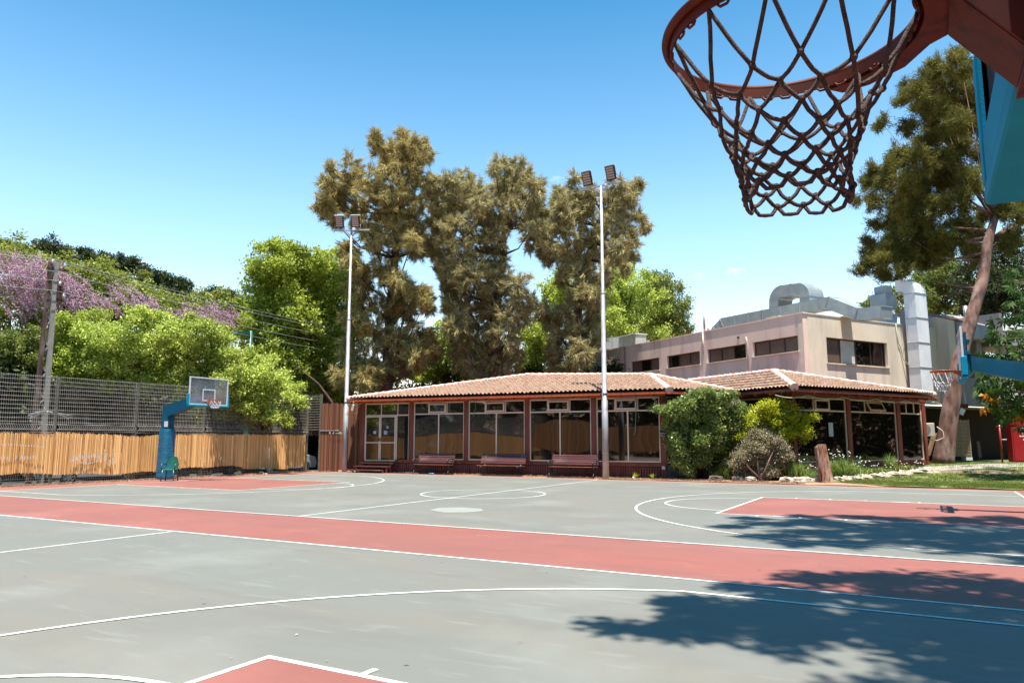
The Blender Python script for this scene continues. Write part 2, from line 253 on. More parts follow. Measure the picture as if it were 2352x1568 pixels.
class MB:
    def __init__(s, X=None): s.v = []; s.f = []; s.m = []; s.X = X or Matrix.Identity(4); s.mi = 0; s.sm = []
    def add(s, vs, fs, smooth=False):
        b = len(s.v); s.v += [s.X @ Vector(p) for p in vs]; s.f += [[b + i for i in q] for q in fs]; s.m += [s.mi] * len(fs); s.sm += [smooth] * len(fs); return s
    def box(s, x0, x1, y0, y1, z0, z1):
        v = [(x, y, z) for z in (z0, z1) for y in (y0, y1) for x in (x0, x1)]
        return s.add(v, [(0, 2, 3, 1), (4, 5, 7, 6), (0, 1, 5, 4), (2, 6, 7, 3), (0, 4, 6, 2), (1, 3, 7, 5)])
    def rbox(s, x0, x1, y0, y1, z0, z1, r):      # box with chamfered vertical and horizontal edges
        vs = []; fs = []
        for z, i in ((z0, r), (z0 + r, 0), (z1 - r, 0), (z1, r)):
            a, b, c, d = x0 + i, x1 - i, y0 + i, y1 - i
            vs += [(a + r, c, z), (b - r, c, z), (b, c + r, z), (b, d - r, z), (b - r, d, z), (a + r, d, z), (a, d - r, z), (a, c + r, z)]
        for k in range(3):
            for j in range(8): fs.append((k*8 + j, k*8 + (j + 1) % 8, k*8 + 8 + (j + 1) % 8, k*8 + 8 + j))
        fs += [tuple(range(7, -1, -1)), tuple(range(24, 32))]
        return s.add(vs, fs)
    def tube(s, pts, r, n=8, cap=True, smooth=True, closed=False):
        pts = [Vector(p) for p in pts]; N = len(pts); rs = r if isinstance(r, (list, tuple)) else [r] * N
        vs = []; prevn = None
        for i, p in enumerate(pts):
            if closed: t = (pts[(i + 1) % N] - pts[i - 1]).normalized()
            else: t = (pts[min(i + 1, N - 1)] - pts[max(i - 1, 0)]).normalized()
            if prevn is None: a = Vector((0, 0, 1)) if abs(t.z) < .9 else Vector((1, 0, 0)); nn = t.cross(a).normalized()
            else: nn = (prevn - t * prevn.dot(t)).normalized()
            prevn = nn; bb = t.cross(nn)
            vs += [p + (nn * math.cos(2*PI*j/n) + bb * math.sin(2*PI*j/n)) * rs[i] for j in range(n)]
        fs = [(i*n + j, i*n + (j+1) % n, ((i+1) % N)*n + (j+1) % n, ((i+1) % N)*n + j) for i in range(N if closed else N - 1) for j in range(n)]
        s.add(vs, fs, smooth)
        if cap and not closed: b = len(s.v) - len(vs); s.f += [[b + j for j in range(n - 1, -1, -1)], [b + (N-1)*n + j for j in range(n)]]; s.m += [s.mi] * 2; s.sm += [False] * 2
        return s
    def bar(s, p0, p1, wd, h, up=(0, 0, 1)):
        p0 = Vector(p0); p1 = Vector(p1); t = (p1 - p0).normalized(); a = t.cross(Vector(up)).normalized() * (wd / 2); b = a.cross(t).normalized() * (h / 2)
        v = [p + sa * a + sb * b for p in (p0, p1) for sb in (-1, 1) for sa in (-1, 1)]
        return s.add(v, [(0, 2, 3, 1), (4, 5, 7, 6), (0, 1, 5, 4), (2, 6, 7, 3), (0, 4, 6, 2), (1, 3, 7, 5)])
    def prism(s, poly, z0, z1, axis='z'):
        n = len(poly)
        def m3(p, z): return {'z': (p[0], p[1], z), 'y': (p[0], z, p[1]), 'x': (z, p[0], p[1])}[axis]
        v = [m3(p, z0) for p in poly] + [m3(p, z1) for p in poly]
        return s.add(v, [tuple(range(n - 1, -1, -1)), tuple(range(n, 2*n))] + [(i, (i+1) % n, n + (i+1) % n, n + i) for i in range(n)])
    def quad(s, *p): return s.add(p, [tuple(range(len(p)))])
    def ball(s, c, r, n=8, m=6, sq=(1, 1, 1), jit=0):
        vs = []; fs = []
        for i in range(m + 1):
            for j in range(n):
                a = PI * i / m; b = 2*PI*j/n; q = 1 + (random.uniform(-jit, jit) if 0 < i < m else 0)
                vs.append((c[0] + r*sq[0]*math.sin(a)*math.cos(b)*q, c[1] + r*sq[1]*math.sin(a)*math.sin(b)*q, c[2] + r*sq[2]*math.cos(a)*q))
        for i in range(m):
            for j in range(n): fs.append((i*n + j, (i+1)*n + j, (i+1)*n + (j+1) % n, i*n + (j+1) % n))
        return s.add(vs, fs, True)
    def build(s, name, mats, parent=None, local=False, org=None):
        og = orgof(parent, local) if parent is not None else (Vector(org) if org is not None else Vector((0, 0, 0)))
        me = bpy.data.meshes.new(name); me.from_pydata([tuple(v - og) for v in s.v], [], s.f)
        for m_ in (mats if isinstance(mats, (list, tuple)) else [mats]): me.materials.append(m_)
        me.polygons.foreach_set('material_index', s.m); me.polygons.foreach_set('use_smooth', s.sm); me.update()
        return link(name, me, parent, og)
def frame(o, d):     # local x along d (horizontal), y to its left (away from the viewer), z up, origin o
    d = Vector((d[0], d[1], 0)).normalized(); n = Vector((-d.y, d.x, 0))
    return Matrix(((d.x, n.x, 0, o[0]), (d.y, n.y, 0, o[1]), (0, 0, 1, o[2] if len(o) > 2 else 0), (0, 0, 0, 1)))
def sheet(name, poly, z, m, kind='structure'):
    o = MB().quad(*[(p[0], p[1], z) for p in poly]).build(name, m); o['kind'] = kind; return o
def rect(x0, x1, y0, y1): return [(x0, y0), (x1, y0), (x1, y1), (x0, y1)]
def dup(root, loc, rz, label, group=None):
    r = root.copy(); COL.objects.link(r); r.location = loc; r.rotation_euler = (0, 0, rz); r['label'] = label
    if group: r['group'] = group
    for ch in list(root.children):
        c = ch.copy(); COL.objects.link(c); c.parent = r
        for g in list(ch.children):
            d = g.copy(); COL.objects.link(d); d.parent = c
    return r

def gp0(px, py, z=0):
    d = FW + RT*((px-CX)/f_px) - UP*((py-CY)/f_px); return tuple(CAM + d*((z - CH)/d.z))
# ---------------------------------------------------------------- ground, court, markings
def hgt(x, y):       # the garden rises gently behind the court
    t = min(1, max(0, (y - 31) / 11)); return .42 * t * t * (3 - 2 * t) if x > -12 else .0
sheet('ground', rect(-400, 400, -200, 600), -.30, M['dirt'])
sheet('court_apron', rect(-27.9, 30, -14, 31), -.02, M['dirt'])
sheet('street', rect(-60, -28.6, -60, 120), -.24, M['asphalt'])
MB().box(-28.6, -27.9, -14, 29, -.28, -.015).build('kerb', M['concrete'])['kind'] = 'structure'
sheet('red_surface', [(-27.2, -9), (5.2, -9), (5.2, 28.35), (-9.8, 28.12), (-26.9, 28.5), (-27.2, 12)], 0, M['red'])
sheet('far_court', rect(-25.36, 2.24, 11.43, 27.5), .003, M['court'])
sheet('near_court', rect(-25.36, 2.24, -5.7, 8.52), .003, M['court'])
sheet('far_right_key', rect(-4.08, 2.24, 16.28, 21.5), .0055, M['red'])
sheet('far_left_key', rect(-25.36, -19.04, 16.28, 21.4), .0055, M['red'])
sheet('near_right_key', rect(-4.3, 2.24, -1.2, 4.03), .0055, M['red'])
sheet('near_left_key', rect(-25.36, -19.04, -1.2, 4.03), .0055, M['red'])
LW = .055
def markings(name, segs, arcs):
    b = MB()
    for k, (x0, y0, x1, y1) in enumerate(segs):
        dx, dy = x1 - x0, y1 - y0; L = math.hypot(dx, dy); nx, ny = -dy/L*LW/2, dx/L*LW/2; ex, ey = dx/L*LW/2, dy/L*LW/2; z = .0072 + .0002 * (k % 7)
        b.quad((x0-ex-nx, y0-ey-ny, z), (x1+ex-nx, y1+ey-ny, z), (x1+ex+nx, y1+ey+ny, z), (x0-ex+nx, y0-ey+ny, z))
    for k, (cx, cy, r, a0, a1) in enumerate(arcs):
        n = 96; z = .0088 + .0002 * k
        for i in range(n):
            p = [math.radians(a0 + (a1 - a0) * (i + j) / n) for j in (0, 1)]
            b.quad(*[(cx + q * math.cos(a), cy + q * math.sin(a), z) for a, q in ((p[0], r - LW/2), (p[0], r + LW/2), (p[1], r + LW/2), (p[1], r - LW/2))])
    b.build(name, M['line'])['kind'] = 'structure'
def court_lines(name, yc, y0, y1, k0, k1, xr, xl, hr, hl, fr, fl):
    S = [(-25.36, y0, 2.24, y0), (-25.36, y1, 2.24, y1), (-25.36, y0, -25.36, y1), (2.24, y0, 2.24, y1), (-11.5, y0, -11.5, y1)]
    S += [(fr, k0, fr, k1), (fr, k0, 2.24, k0), (fr, k1, 2.24, k1), (fl, k0, fl, k1), (-25.36, k0, fl, k0), (-25.36, k1, fl, k1)]
    for q in (.87, 1.72, 2.57, 3.8):
        for kk, sg in ((k0, -1), (k1, 1)):
            S.append((fr + q, kk, fr + q, kk + sg * .13)); S.append((fl - q, kk, fl - q, kk + sg * .13))
    S += [(hr - 2.14, yc + 6.4, 2.24, yc + 6.4), (hr - 2.14, yc - 6.4, 2.24, yc - 6.4), (hl + 2.14, yc + 6.4, -25.36, yc + 6.4), (hl + 2.14, yc - 6.4, -25.36, yc - 6.4)]
    a = math.degrees(math.asin(6.4 / 6.75))
    A = [(-11.5, yc - .1, 1.82, 0, 360), (fr, yc, 1.85, 90, 270), (fl, yc, 1.85, -90, 90), (hr, yc, 6.75, 180 - a, 180 + a), (hl, yc, 6.75, -a, a)]
    markings(name, S, A)
court_lines('far_court_lines', 18.85, 11.43, 27.5, 16.28, 21.45, 0, 0, .35, -24.0, -4.08, -19.04)
court_lines('near_court_lines', 1.42, -5.7, 8.52, -1.2, 4.03, 0, 0, -.19, -23.0, -4.3, -19.04)
# wide block markings along the far right key
b = MB()
for x, y in ((-.6, 16.28), (-.9, 21.45), (-2.9, 16.28)): b.quad((x, y-.07, .0102), (x+.42, y-.07, .0102), (x+.42, y+.05, .0102), (x, y+.05, .0102))
b.build('key_block_marks', M['line'])['kind'] = 'structure'

o = MB().add([(*(gp0(x, y))[:2], .0068) for x, y in ((985, 1171), (1010, 1166), (1060, 1165), (1105, 1168), (1112, 1173), (1070, 1177), (1020, 1177))], [tuple(range(7))]).build('worn_patch', mat('worn_patch', (.29, .30, .285), (.25, .262, .248), 3, .8)); o['kind'] = 'structure'
P = [(random.uniform(-24, 3), random.uniform(3.4, 27), .011) for _ in range(420)]
V = []; F = []
for (x, y, z) in P:
    a = random.uniform(0, 6.28); l = random.uniform(.008, .03); c_, s__ = math.cos(a)*l, math.sin(a)*l; b_ = len(V); V += [(x - c_, y - s__, z), (x + s__*.35, y - c_*.35, z + .004), (x + c_, y + s__, z), (x - s__*.35, y + c_*.35, z + .002)]; F.append((b_, b_+1, b_+2, b_+3))
np_obj('court_litter', V, F, mat('dry_leaf_bits', (.16, .09, .05), (.45, .40, .33), 3, .9, island=1.2))['kind'] = 'stuff'
# lawn and garden ground as gently rising sheets
def terrain(name, x0, x1, y0, y1, nx, ny, m, dz=0, yf=None):
    V = []; F = []
    for j in range(ny + 1):
        for i in range(nx + 1):
            x = x0 + (x1 - x0) * i / nx; ys = y0 if yf is None else yf(x); y = ys + (y1 - ys) * j / ny
            V.append((x, y, hgt(x, y) + dz + .012 * math.sin(3*x) * math.cos(2.3*y)))
    for j in range(ny):
        for i in range(nx): a = j*(nx+1) + i; F.append((a, a+1, a+nx+2, a+nx+1))
    return np_obj(name, V, F, m, smooth=True)
terrain('garden_soil', -12, 40, 28.5, 75, 70, 60, M['dirt'], .0)['kind'] = 'structure'
terrain('lawn', -3.4, 22, 28.4, 36.2, 60, 30, M['lawn'], .025, lambda x: 28.45 + (.9 * max(0, -1 - x) ** 1.1 if x < -1 else 0) + .1 * math.sin(2 * x))['kind'] = 'structure'
terrain('back_lawn', -.2, 22, 37.0, 52, 60, 30, M['lawn'], .025)['kind'] = 'structure'
def blades(name, pts, h0, h1, m, wd=.01, lean=.5, parent=None, seg=1):
    n = len(pts); p = np.asarray(pts, float); h = rng.uniform(h0, h1, n); a = rng.uniform(0, 2*PI, n); le = rng.uniform(0, lean, n) * h; b = rng.uniform(0, 2*PI, n)
    s = np.stack([np.cos(a), np.sin(a), 0*a], 1) * wd; l_ = np.stack([np.cos(b)*le, np.sin(b)*le, np.sqrt(np.maximum(h*h - le*le, .0001))], 1)
    V = np.stack([p - s, p + s, p + l_], 1).reshape(-1, 3); F = np.arange(3*n).reshape(-1, 3)
    return np_obj(name, V, F, m, parent)
P = []
for _ in range(70000):
    x = random.uniform(-3.2, 9); y = random.choice((random.uniform(28.5, 36), random.uniform(28.5, 31)))
    if y < 28.6 + (.9 * max(0, -1 - x) ** 1.1 if x < -1 else 0) + .25*math.sin(5*x)*math.sin(1.7*x): continue
    if math.sin(x*2.3 + y) * math.sin(y*1.9 - x) > .72: continue
    P.append((x, y, hgt(x, y) + .02))
for _ in range(12000):
    x = random.uniform(0, 9); y = random.uniform(37.1, 44); P.append((x, y, hgt(x, y) + .02))
blades('grass', P, .03, .085, M['grass'], .012)['kind'] = 'stuff'
# path slab and its pale strip
pa = MB(); pts = [((-.2, 36.4), (-.5, 38.2)), ((3.2, 39.2), (2.4, 41.5)), ((7, 42.6), (6, 44.8)), ((14, 48), (13, 51))]
for (a0, b0), (a1, b1) in zip(pts, pts[1:]): pa.add([(a0[0], a0[1], hgt(*a0)+.06), (a1[0], a1[1], hgt(*a1)+.06), (b1[0], b1[1], hgt(*b1)+.06), (b0[0], b0[1], hgt(*b0)+.06), (a0[0], a0[1], hgt(*a0)-.1), (a1[0], a1[1], hgt(*a1)-.1)], [(0, 1, 2, 3), (4, 5, 1, 0)])
pa.build('path', M['concrete'])['kind'] = 'structure'
k_ = MB()
for i in range(10): x = -.1 + i * 2; k_.bar((x, 36.75 - .28*i*.3, hgt(x, 36.5) + .03), (x + 1.99, 36.75 - .28*(i+1)*.3, hgt(x, 36.5) + .03), .14, .1)
k_.build('lawn_kerb', M['stone'])['kind'] = 'structure'
# dead needles and litter drifting along the court edge
P = [(x, 28.45 + abs(random.gauss(0, .25)) + (.055*(x+26) if x > -14 else 0)*.0 + .2, .0) for x in rng.uniform(-25, -4, 5000)]
P += [(-27.3 + abs(random.gauss(0, .18))*random.choice((1, -.8)), y, .0) for y in rng.uniform(8, 28, 5000)]
blades('leaf_litter', P, .03, .10, M['dirt'], .012, .98)['kind'] = 'stuff'

# ---------------------------------------------------------------- tiled roofs
def tile_face(verts, eave_a, eave_b, poly, cw=.205, rl=.31):
    """verts: dict to append to; corrugated, stepped tile rows on the plane through the eave, clipped to poly"""
    a = Vector(eave_a); e = (Vector(eave_b) - a).normalized(); far = max(poly, key=lambda p: ((Vector(p) - a) - e * (Vector(p) - a).dot(e)).length)
    s = (Vector(far) - a); s = (s - e * s.dot(e)).normalized(); n = e.cross(s);
    if n.z < 0: n = -n
    q = [((Vector(p) - a).dot(e), (Vector(p) - a).dot(s)) for p in poly]
    L0 = min(p[0] for p in q); L1 = max(p[0] for p in q); H = max(p[1] for p in q); cols = int((L1 - L0) / cw) + 1; rows = int(H / rl) + 1
    us = np.arange(cols * 6 + 1) * cw / 6 + L0
    prof = np.array([.0, .022, .052, .066, .052, .022] * cols + [0.])
    vs = []; hs_ = []
    for r in range(rows):
        for t in (0, .5, 1): vs.append(r * rl + t * rl - (.0 if t else .02)); hs_.append(.09 * (1 - t) + .01)
    vs = np.array(vs); hs_ = np.array(hs_)
    jit = np.random.default_rng(int(L1 * 100)).normal(0, .006, (rows, cols))
    U_, V_ = np.meshgrid(us, vs); Hh = prof[None, :] + hs_[:, None]
    ci = np.minimum((np.arange(len(us)) // 6), cols - 1); Hh = Hh + jit[np.repeat(np.arange(rows), 3)][:, ci]
    base = np.array(a)[None, None] + U_[..., None] * np.array(e) + V_[..., None] * np.array(s) + Hh[..., None] * np.array(n)
    nr, nc = U_.shape; idx = np.arange(nr * nc).reshape(nr, nc)
    F = np.stack([idx[:-1, :-1], idx[:-1, 1:], idx[1:, 1:], idx[1:, :-1]], -1).reshape(-1, 4)
    cu = ((U_[:-1, :-1] + U_[1:, 1:]) / 2).ravel(); cv = ((V_[:-1, :-1] + V_[1:, 1:]) / 2).ravel()
    ins = np.zeros(len(cu), bool); m = len(q)
    for i in range(m):
        x0, y0 = q[i]; x1, y1 = q[(i+1) % m]
        if y0 == y1: continue
        c = ((y0 > cv) != (y1 > cv)) & (cu < (x1 - x0) * (cv - y0) / (y1 - y0) + x0); ins ^= c
    if True: ins |= (cv < 0) & (cu > L0 + .05) & (cu < L1 - .05) & (cv > -.05) & (min(p[1] for p in q) > -.01)
    F = F[ins]; off = sum(len(x) for x in verts['V']); verts['V'].append(base.reshape(-1, 3)); verts['F'].append(F + off)
def ridge(mb, p0, p1, r=.13, lump=.25):
    p0 = Vector(p0); p1 = Vector(p1); L = (p1 - p0).length; n = max(2, int(L / .09)); per = .36
    pts = [p0.lerp(p1, i / n) for i in range(n + 1)]; rs = [r * (1 + lump * (1 - ((i / n * L) % per) / per) + random.uniform(-.05, .05)) for i in range(n + 1)]
    mb.tube(pts, rs, 10)
def roof(parent, faces, ridges, closes):
    d = {'V': [], 'F': []}
    for ea, eb, poly in faces: tile_face(d, ea, eb, poly)
    r = np_obj('roof', np.concatenate(d['V']), np.concatenate(d['F']), M['tile'], parent)
    rg = MB()
    for a, b in ridges: ridge(rg, Vector(a) + Vector((0, 0, .03)), Vector(b) + Vector((0, 0, .03)))
    rg.build('ridge_cap', M['mortar'], r)
    un = MB()
    for poly in closes: un.quad(*[Vector(p) - Vector((0, 0, .03)) for p in poly])
    un.build('roof_lining', M['panel'], r)
    return r

# pavilion with the long window front ------------------------------------------------
FD = (.996, .089); O1 = (-24.88, 28.74)
X1 = frame(O1, FD)
p1 = empty('pavilion', (-17, 30.4, 0), 'long low pavilion with terracotta roof, dark red posts and large dark windows facing the court', 'building')
def sX(x): return (x - O1[0]) / .996
WL = 15.42
MB(X1).box(0, WL, .10, .3, -.02, .47).build('wall_base', M['panel'], p1)
b = MB(X1); n = int((WL - .4) / .115)
for i in range(n): b.rbox(.2 + i*.115, .2 + i*.115 + .10, .045, .10, -.015, .455, .015)
b.build('skirting_board', M['panel'], p1)
MB(X1).box(.13, WL - .02, .0, .2, .47, .62).build('sill_beam', M['redwood'], p1)
MB(X1).box(-.02, WL + .03, -.05, .2, 3.40, 3.66).build('eave_beam', M['beam'], p1)
cols = [(-.02, .22), (sX(-22.05), sX(-21.8)), (sX(-19.03), sX(-18.8)), (sX(-15.92), sX(-15.69)), (sX(-12.77), sX(-12.54)), (WL - .24, WL)]
for a, c in cols: MB(X1).box(a, c, -.03, .22, 0.62 if a > .5 and a < 15 else 0, 3.40).build('post', M['redwood'], p1)
def fr_rect(b, x0, x1, z0, z1, y, t=.055, dpt=.05):
    b.box(x0, x1, y, y + dpt, z0, z0 + t); b.box(x0, x1, y, y + dpt, z1 - t, z1); b.box(x0, x0 + t, y, y + dpt, z0 + t, z1 - t); b.box(x1 - t, x1, y, y + dpt, z0 + t, z1 - t)
def bay(X, parent, x0, x1, gm, z0=.62, top=3.40, tr=2.82, awn=True, mull=True, tilt=0, cuts=(.30, .66)):
    b = MB(X); fr_rect(b, x0, x1, z0 + .02, top - .01, .02)
    b.box(x0 + .055, x1 - .055, .02, .07, tr - .03, tr + .03); w_ = x1 - x0
    xs = [x0 + cuts[0]*w_, x0 + cuts[1]*w_]
    for x in xs: b.box(x - .025, x + .025, .02, .07, tr + .03, top - .065)
    if mull: xm = x0 + .5*w_; b.box(xm - .03, xm + .03, .02, .07, z0 + .075, tr - .03)
    wd = b.build('window', M['winframe'], parent)
    ed = [x0 + .05] + xs + [x1 - .05]
    for i in range(3):
        if i == 1 and awn: continue
        MB(X).quad((ed[i], .055, tr), (ed[i+1], .055, tr), (ed[i+1], .055, top - .03), (ed[i], .055, top - .03)).build('pane', gm, wd)
    if awn:
        b = MB(X @ Matrix.Translation((0, -.03, top - .09)) @ Matrix.Rotation(-tilt, 4, 'X')); fr_rect(b, xs[0] + .03, xs[1] - .03, -.44, 0, -.02, .065, .05); b.build('awning_sash', M['winframe'], wd)
        b = MB(X @ Matrix.Translation((0, -.03, top - .09)) @ Matrix.Rotation(-tilt, 4, 'X')); b.quad((xs[0] + .09, .01, -.38), (xs[1] - .09, .01, -.38), (xs[1] - .09, .01, -.06), (xs[0] + .09, .01, -.06)); b.build('pane', gm, wd)
    ed = [x0 + .05, x0 + .5*w_, x1 - .05] if mull else [x0 + .05, x1 - .05]
    for i in range(len(ed) - 1): MB(X).quad((ed[i], .055, z0 + .05), (ed[i+1], .055, z0 + .05), (ed[i+1], .055, tr - .01), (ed[i], .055, tr - .01)).build('pane', gm, wd)
    return wd
for i in range(1, 5): bay(X1, p1, cols[i][1] + .0, cols[i+1][0], M['glass'])
# door bay
b = MB(X1); x0, x1_ = cols[0][1], cols[1][0]; xd = x0 + .72 * (x1_ - x0)
fr_rect(b, x0, x1_, .49, 3.39, .02); b.box(x0 + .055, x1_ - .055, .02, .07, 2.76, 2.82); b.box(xd - .03, xd + .03, .02, .07, .545, 2.76)
for q in (.37, .74): b.box(x0 + q*(x1_-x0) - .02, x0 + q*(x1_-x0) + .02, .02, .07, 2.82, 3.33)
dw = b.build('entrance_window', M['winframe'], p1)
MB(X1).quad((x0, .056, .52), (x1_, .056, .52), (x1_, .056, 3.36), (x0, .056, 3.36)).build('pane', M['glass'], dw)
xm = (x0 + xd) / 2
for a, c in ((x0 + .06, xm - .005), (xm + .005, xd - .035)):
    b = MB(X1); fr_rect(b, a, c, .545, 2.755, -.02, .06, .05); b.box(a + .06, c - .06, -.02, .03, 1.42, 1.47); dr = b.build('door', M['winframe'], p1)
    MB(X1).quad((a + .05, .01, .58), (c - .05, .01, .58), (c - .05, .01, 2.72), (a + .05, .01, 2.72)).build('pane', M['glass'], dr)
    hx = c - .03 if a < xm - .1 and c < xm else a + .03
    MB(X1).box(hx - .012, hx + .012, -.06, -.02, 1.52, 1.68).build('handle', M['dark'], dr)
for (x, z, s) in ((xm - .32, 1.95, .16), (xm + .32, 1.93, .19), (xm + .42, 2.2, .11)):
    o = MB(X1).box(x - s/2, x + s/2, .0, .006, z - s/2, z + s/2).build('paper_notice', M['paper'], None)
    props(o, {.16: 'white notice stuck inside the left door leaf', .19: 'larger pale notice stuck inside the right door leaf', .11: 'small square notice above the larger one on the right door leaf'}[s], 'notice', 'paper notices on the glass doors')
# roof of the pavilion
A_, B_ = (-25.05, 27.82, 3.55), (-9.05, 29.25, 3.55)
R1, R2 = (-17.4, 32.5, 4.74), (-10.8, 32.1, 4.44)
J = (-7.02, 32.05, 3.57)
bkL = (-24.6, 37.2, 3.55); bkR = (-12.5, 36.6, 3.55)
roof(p1, [(A_, B_, [A_, B_, R2, R1]), (B_, J, [B_, J, R2])],
     [(A_, R1), (R1, R2), (B_, R2), (R2, J)], [[A_, B_, R2, R1], [B_, J, R2], [R1, R2, J, bkR], [R1, bkR, bkL, A_], [J, bkR, R2]])
b = MB(); b.bar((A_[0], A_[1] - .01, 3.50), (B_[0], B_[1] - .01, 3.50), .03, .10); b.bar(B_[:2] + (3.50,), J[:2] + (3.50,), .03, .10); b.build('fascia', M['beam'], p1)
for i in range(22):
    t = (i + .5) / 22; x = t * WL
    q = [(-.86, 3.475), (-.86, 3.40), (-.80, 3.37), (-.02, 3.62), (-.02, 3.73)]
    MB(X1 @ Matrix.Translation((x, 0, 0))).prism(q, -.04, .04, 'x').build('rafter', M['rafter'], p1)
# right end wall of the pavilion (in the shade of the shrubs)
S1 = X1 @ Vector((WL, 0, 0)); X1b = frame((S1.x, S1.y), (.53, .85))
MB(X1b).box(0.0, 3.4, .05, .25, 0, .55).build('plinth', M['concrete'], p1)
bay(X1b, p1, .05, 3.3, M['glass2'], z0=.58)
MB(X1b).box(0.03, 3.4, -.02, .2, 3.40, 3.58).build('end_beam', M['redwood'], p1)
MB().prism([(-24.6, 29.2), (-9.8, 30.5), (-8.0, 33.2), (-12, 36), (-24.4, 36.8)], .02, 3.3).build('inner_wall', M['panel'], p1)
# things fixed to the front
t = empty('entrance_steps', (-23.6, 28.2, 0), 'dark red wooden entrance steps with three treads below the glass doors', 'steps')
Xs = frame((-24.75, 28.7), FD)
for i, (z, y0, xa, xb) in enumerate(((.46, -.32, .12, 2.05), (.30, -.62, -.02, 1.98), (.13, -.95, -.18, 1.80))):
    MB(Xs).box(xa, xb, y0 - .04, y0 + .30, z - .03, z + .02).build('tread', M['bench'], t)
b = MB(Xs)
for x in (.14, 1.88): b.box(x, x + .06, -.34, -.26, .0, .43); b.box(x, x + .06, -.64, -.57, .0, .27); b.box(x - .02, x + .04, -.92, -.86, 0, .10); b.box(x, x + .06, -.57, -.34, .20, .26)
b.build('step_frame', M['panel'], t)
o = empty('flood_lamp', (-25.0, 28.62, 3.1), 'small white box lamp on a bracket under the left roof corner', 'lamp')
X = frame((-25.05, 28.6, 3.2), FD)
MB(X @ Matrix.Rotation(.3, 4, 'Y')).rbox(-.18, -.02, -.22, -.12, -.22, .12, .02).build('housing', M['ac'], o)
MB(X).tube([(-.1, -.12, -.25), (.05, -.18, -.30), (.14, -.18, -.27), (.16, -.1, -.2)], .022, 6).build('bracket', M['ac'], o)
o = empty('switch_box', (-9.6, 30.0, 1.7), 'white switch box with three dark switches on the right corner post of the pavilion', 'switch box')
X = frame((-9.62, 30.09), FD)
MB(X).rbox(-.14, .18, -.13, -.03, 1.72, 2.03, .015).build('housing', M['ac'], o)
MB(X).box(-.12, .16, -.137, -.13, 1.87, 2.0).build('cover', M['dark'], o)
for i in range(3): MB(X).box(-.11 + i*.095, -.04 + i*.095, -.139, -.13, 1.76, 1.83).build('switch', M['dark'], o)
o = MB(X).rbox(-.08, .06, -.12, -.04, .36, .5, .01).build('socket_box', M['white']); props(o, 'small white socket box low on the right corner of the pavilion', 'socket')
for lx, ln, lb in ((-21.2 + 2.8, .75, 'teal cord hanging in the upper pane of the second window bay from the left'), (-10.75, 1.62, 'green cord hanging from the eave in front of the rightmost pavilion window')):
    y = 28.74 + (lx + 24.88) * .0894 - .1
    o = MB().tube([(lx, y, 3.5), (lx + .03, y, 3.1), (lx - .02, y, 3.4 - ln * .7), (lx - .04, y, 3.4 - ln + .1), (lx - .13, y, 3.4 - ln)], .014, 5).build('hanging_cord', M['plastgreen'], p1)

# ---------------------------------------------------------------- corner pavilion below the upper building
p2 = empty('corner_pavilion', (-2.5, 36, 0), 'corner pavilion with hipped tile roof, dark red posts and dark windows behind the garden bed', 'building')
DB = Vector((4.5, 8.4, 0)).normalized(); DA = Vector((-.83, .56, 0)).normalized()
K2 = Vector((-4.70, 31.5, 0)); X2 = frame(K2, DB)
E2 = (-4.37, 30.2, 3.58); EE = (.42, 39.0, 3.60); KK = (-5.61, 33.2, 4.47); VV = (-10.2, 36.3, 4.45)
# pull the roof corner out so that its overhang is even
roof(p2, [(J, E2, [J, E2, KK, VV]), (E2, EE, [E2, EE, KK])], [(E2, KK), (KK, EE), (VV, KK)], [[J, E2, KK, VV], [E2, EE, KK], [KK, EE, (-3, 42, 3.6), (-9, 40, 3.6)]])
b = MB(); b.bar(J[:2] + (3.50,), E2[:2] + (3.50,), .03, .10); b.bar(E2[:2] + (3.50,), EE[:2] + (3.52,), .03, .10); b.build('fascia', M['redwood'], p2)
LB = 9.75
c2 = [(-.03, .2), (3.66, 3.93), (7.47, 7.75), (9.62, 9.88)]
MB(X2).box(-.1, 9.95, -.03, .3, -.02, .42).build('plinth', M['concrete'], p2)
MB(X2).box(0, 9.9, -.04, .25, .42, .66).build('sill_beam', M['redwood'], p2)
MB(X2).box(-.05, 10.0, -.06, .2, 3.34, 3.62).build('eave_beam', M['redwood'], p2)
for a, c in c2: MB(X2).box(a, c, -.05, .2, .66, 3.34).build('post', M['redwood'], p2)
bay(X2, p2, .2, 3.66, M['glass2'], z0=.64, top=3.34, tr=2.79, mull=False, cuts=(.36, .66))
bay(X2, p2, 3.93, 7.47, M['glass2'], z0=.64, top=3.34, tr=2.79, mull=False, tilt=.45, cuts=(.33, .68))
bay(X2, p2, 7.75, 9.62, M['glass2'], z0=.64, top=3.34, tr=2.79, mull=False, awn=False, cuts=(.34, .68))
X2a = frame(K2 + DA * 2.9, -DA)
MB(X2a).box(0, 2.9, .02, .3, 0, .62).build('plinth', M['concrete'], p2)
MB(X2a).box(-.2, 2.9, -.04, .2, 3.34, 3.6).build('eave_beam', M['redwood'], p2)
bay(X2a, p2, 0.0, 2.7, M['glass2'], z0=.62, top=3.34, tr=2.79, cuts=(.48, .52), awn=False)
for i in range(13):
    MB(X2 @ Matrix.Translation((.3 + i * .76, 0, 0))).prism([(-.88, 3.47), (-.88, 3.40), (-.82, 3.36), (-.02, 3.60), (-.02, 3.72)], -.04, .04, 'x').build('rafter', M['redwood'], p2)
for i in range(4):
    MB(X2a @ Matrix.Translation((.2 + i * .8, 0, 0))).prism([(-.88, 3.47), (-.88, 3.40), (-.82, 3.36), (-.02, 3.60), (-.02, 3.72)], -.04, .04, 'x').build('rafter', M['rafter'], p2)
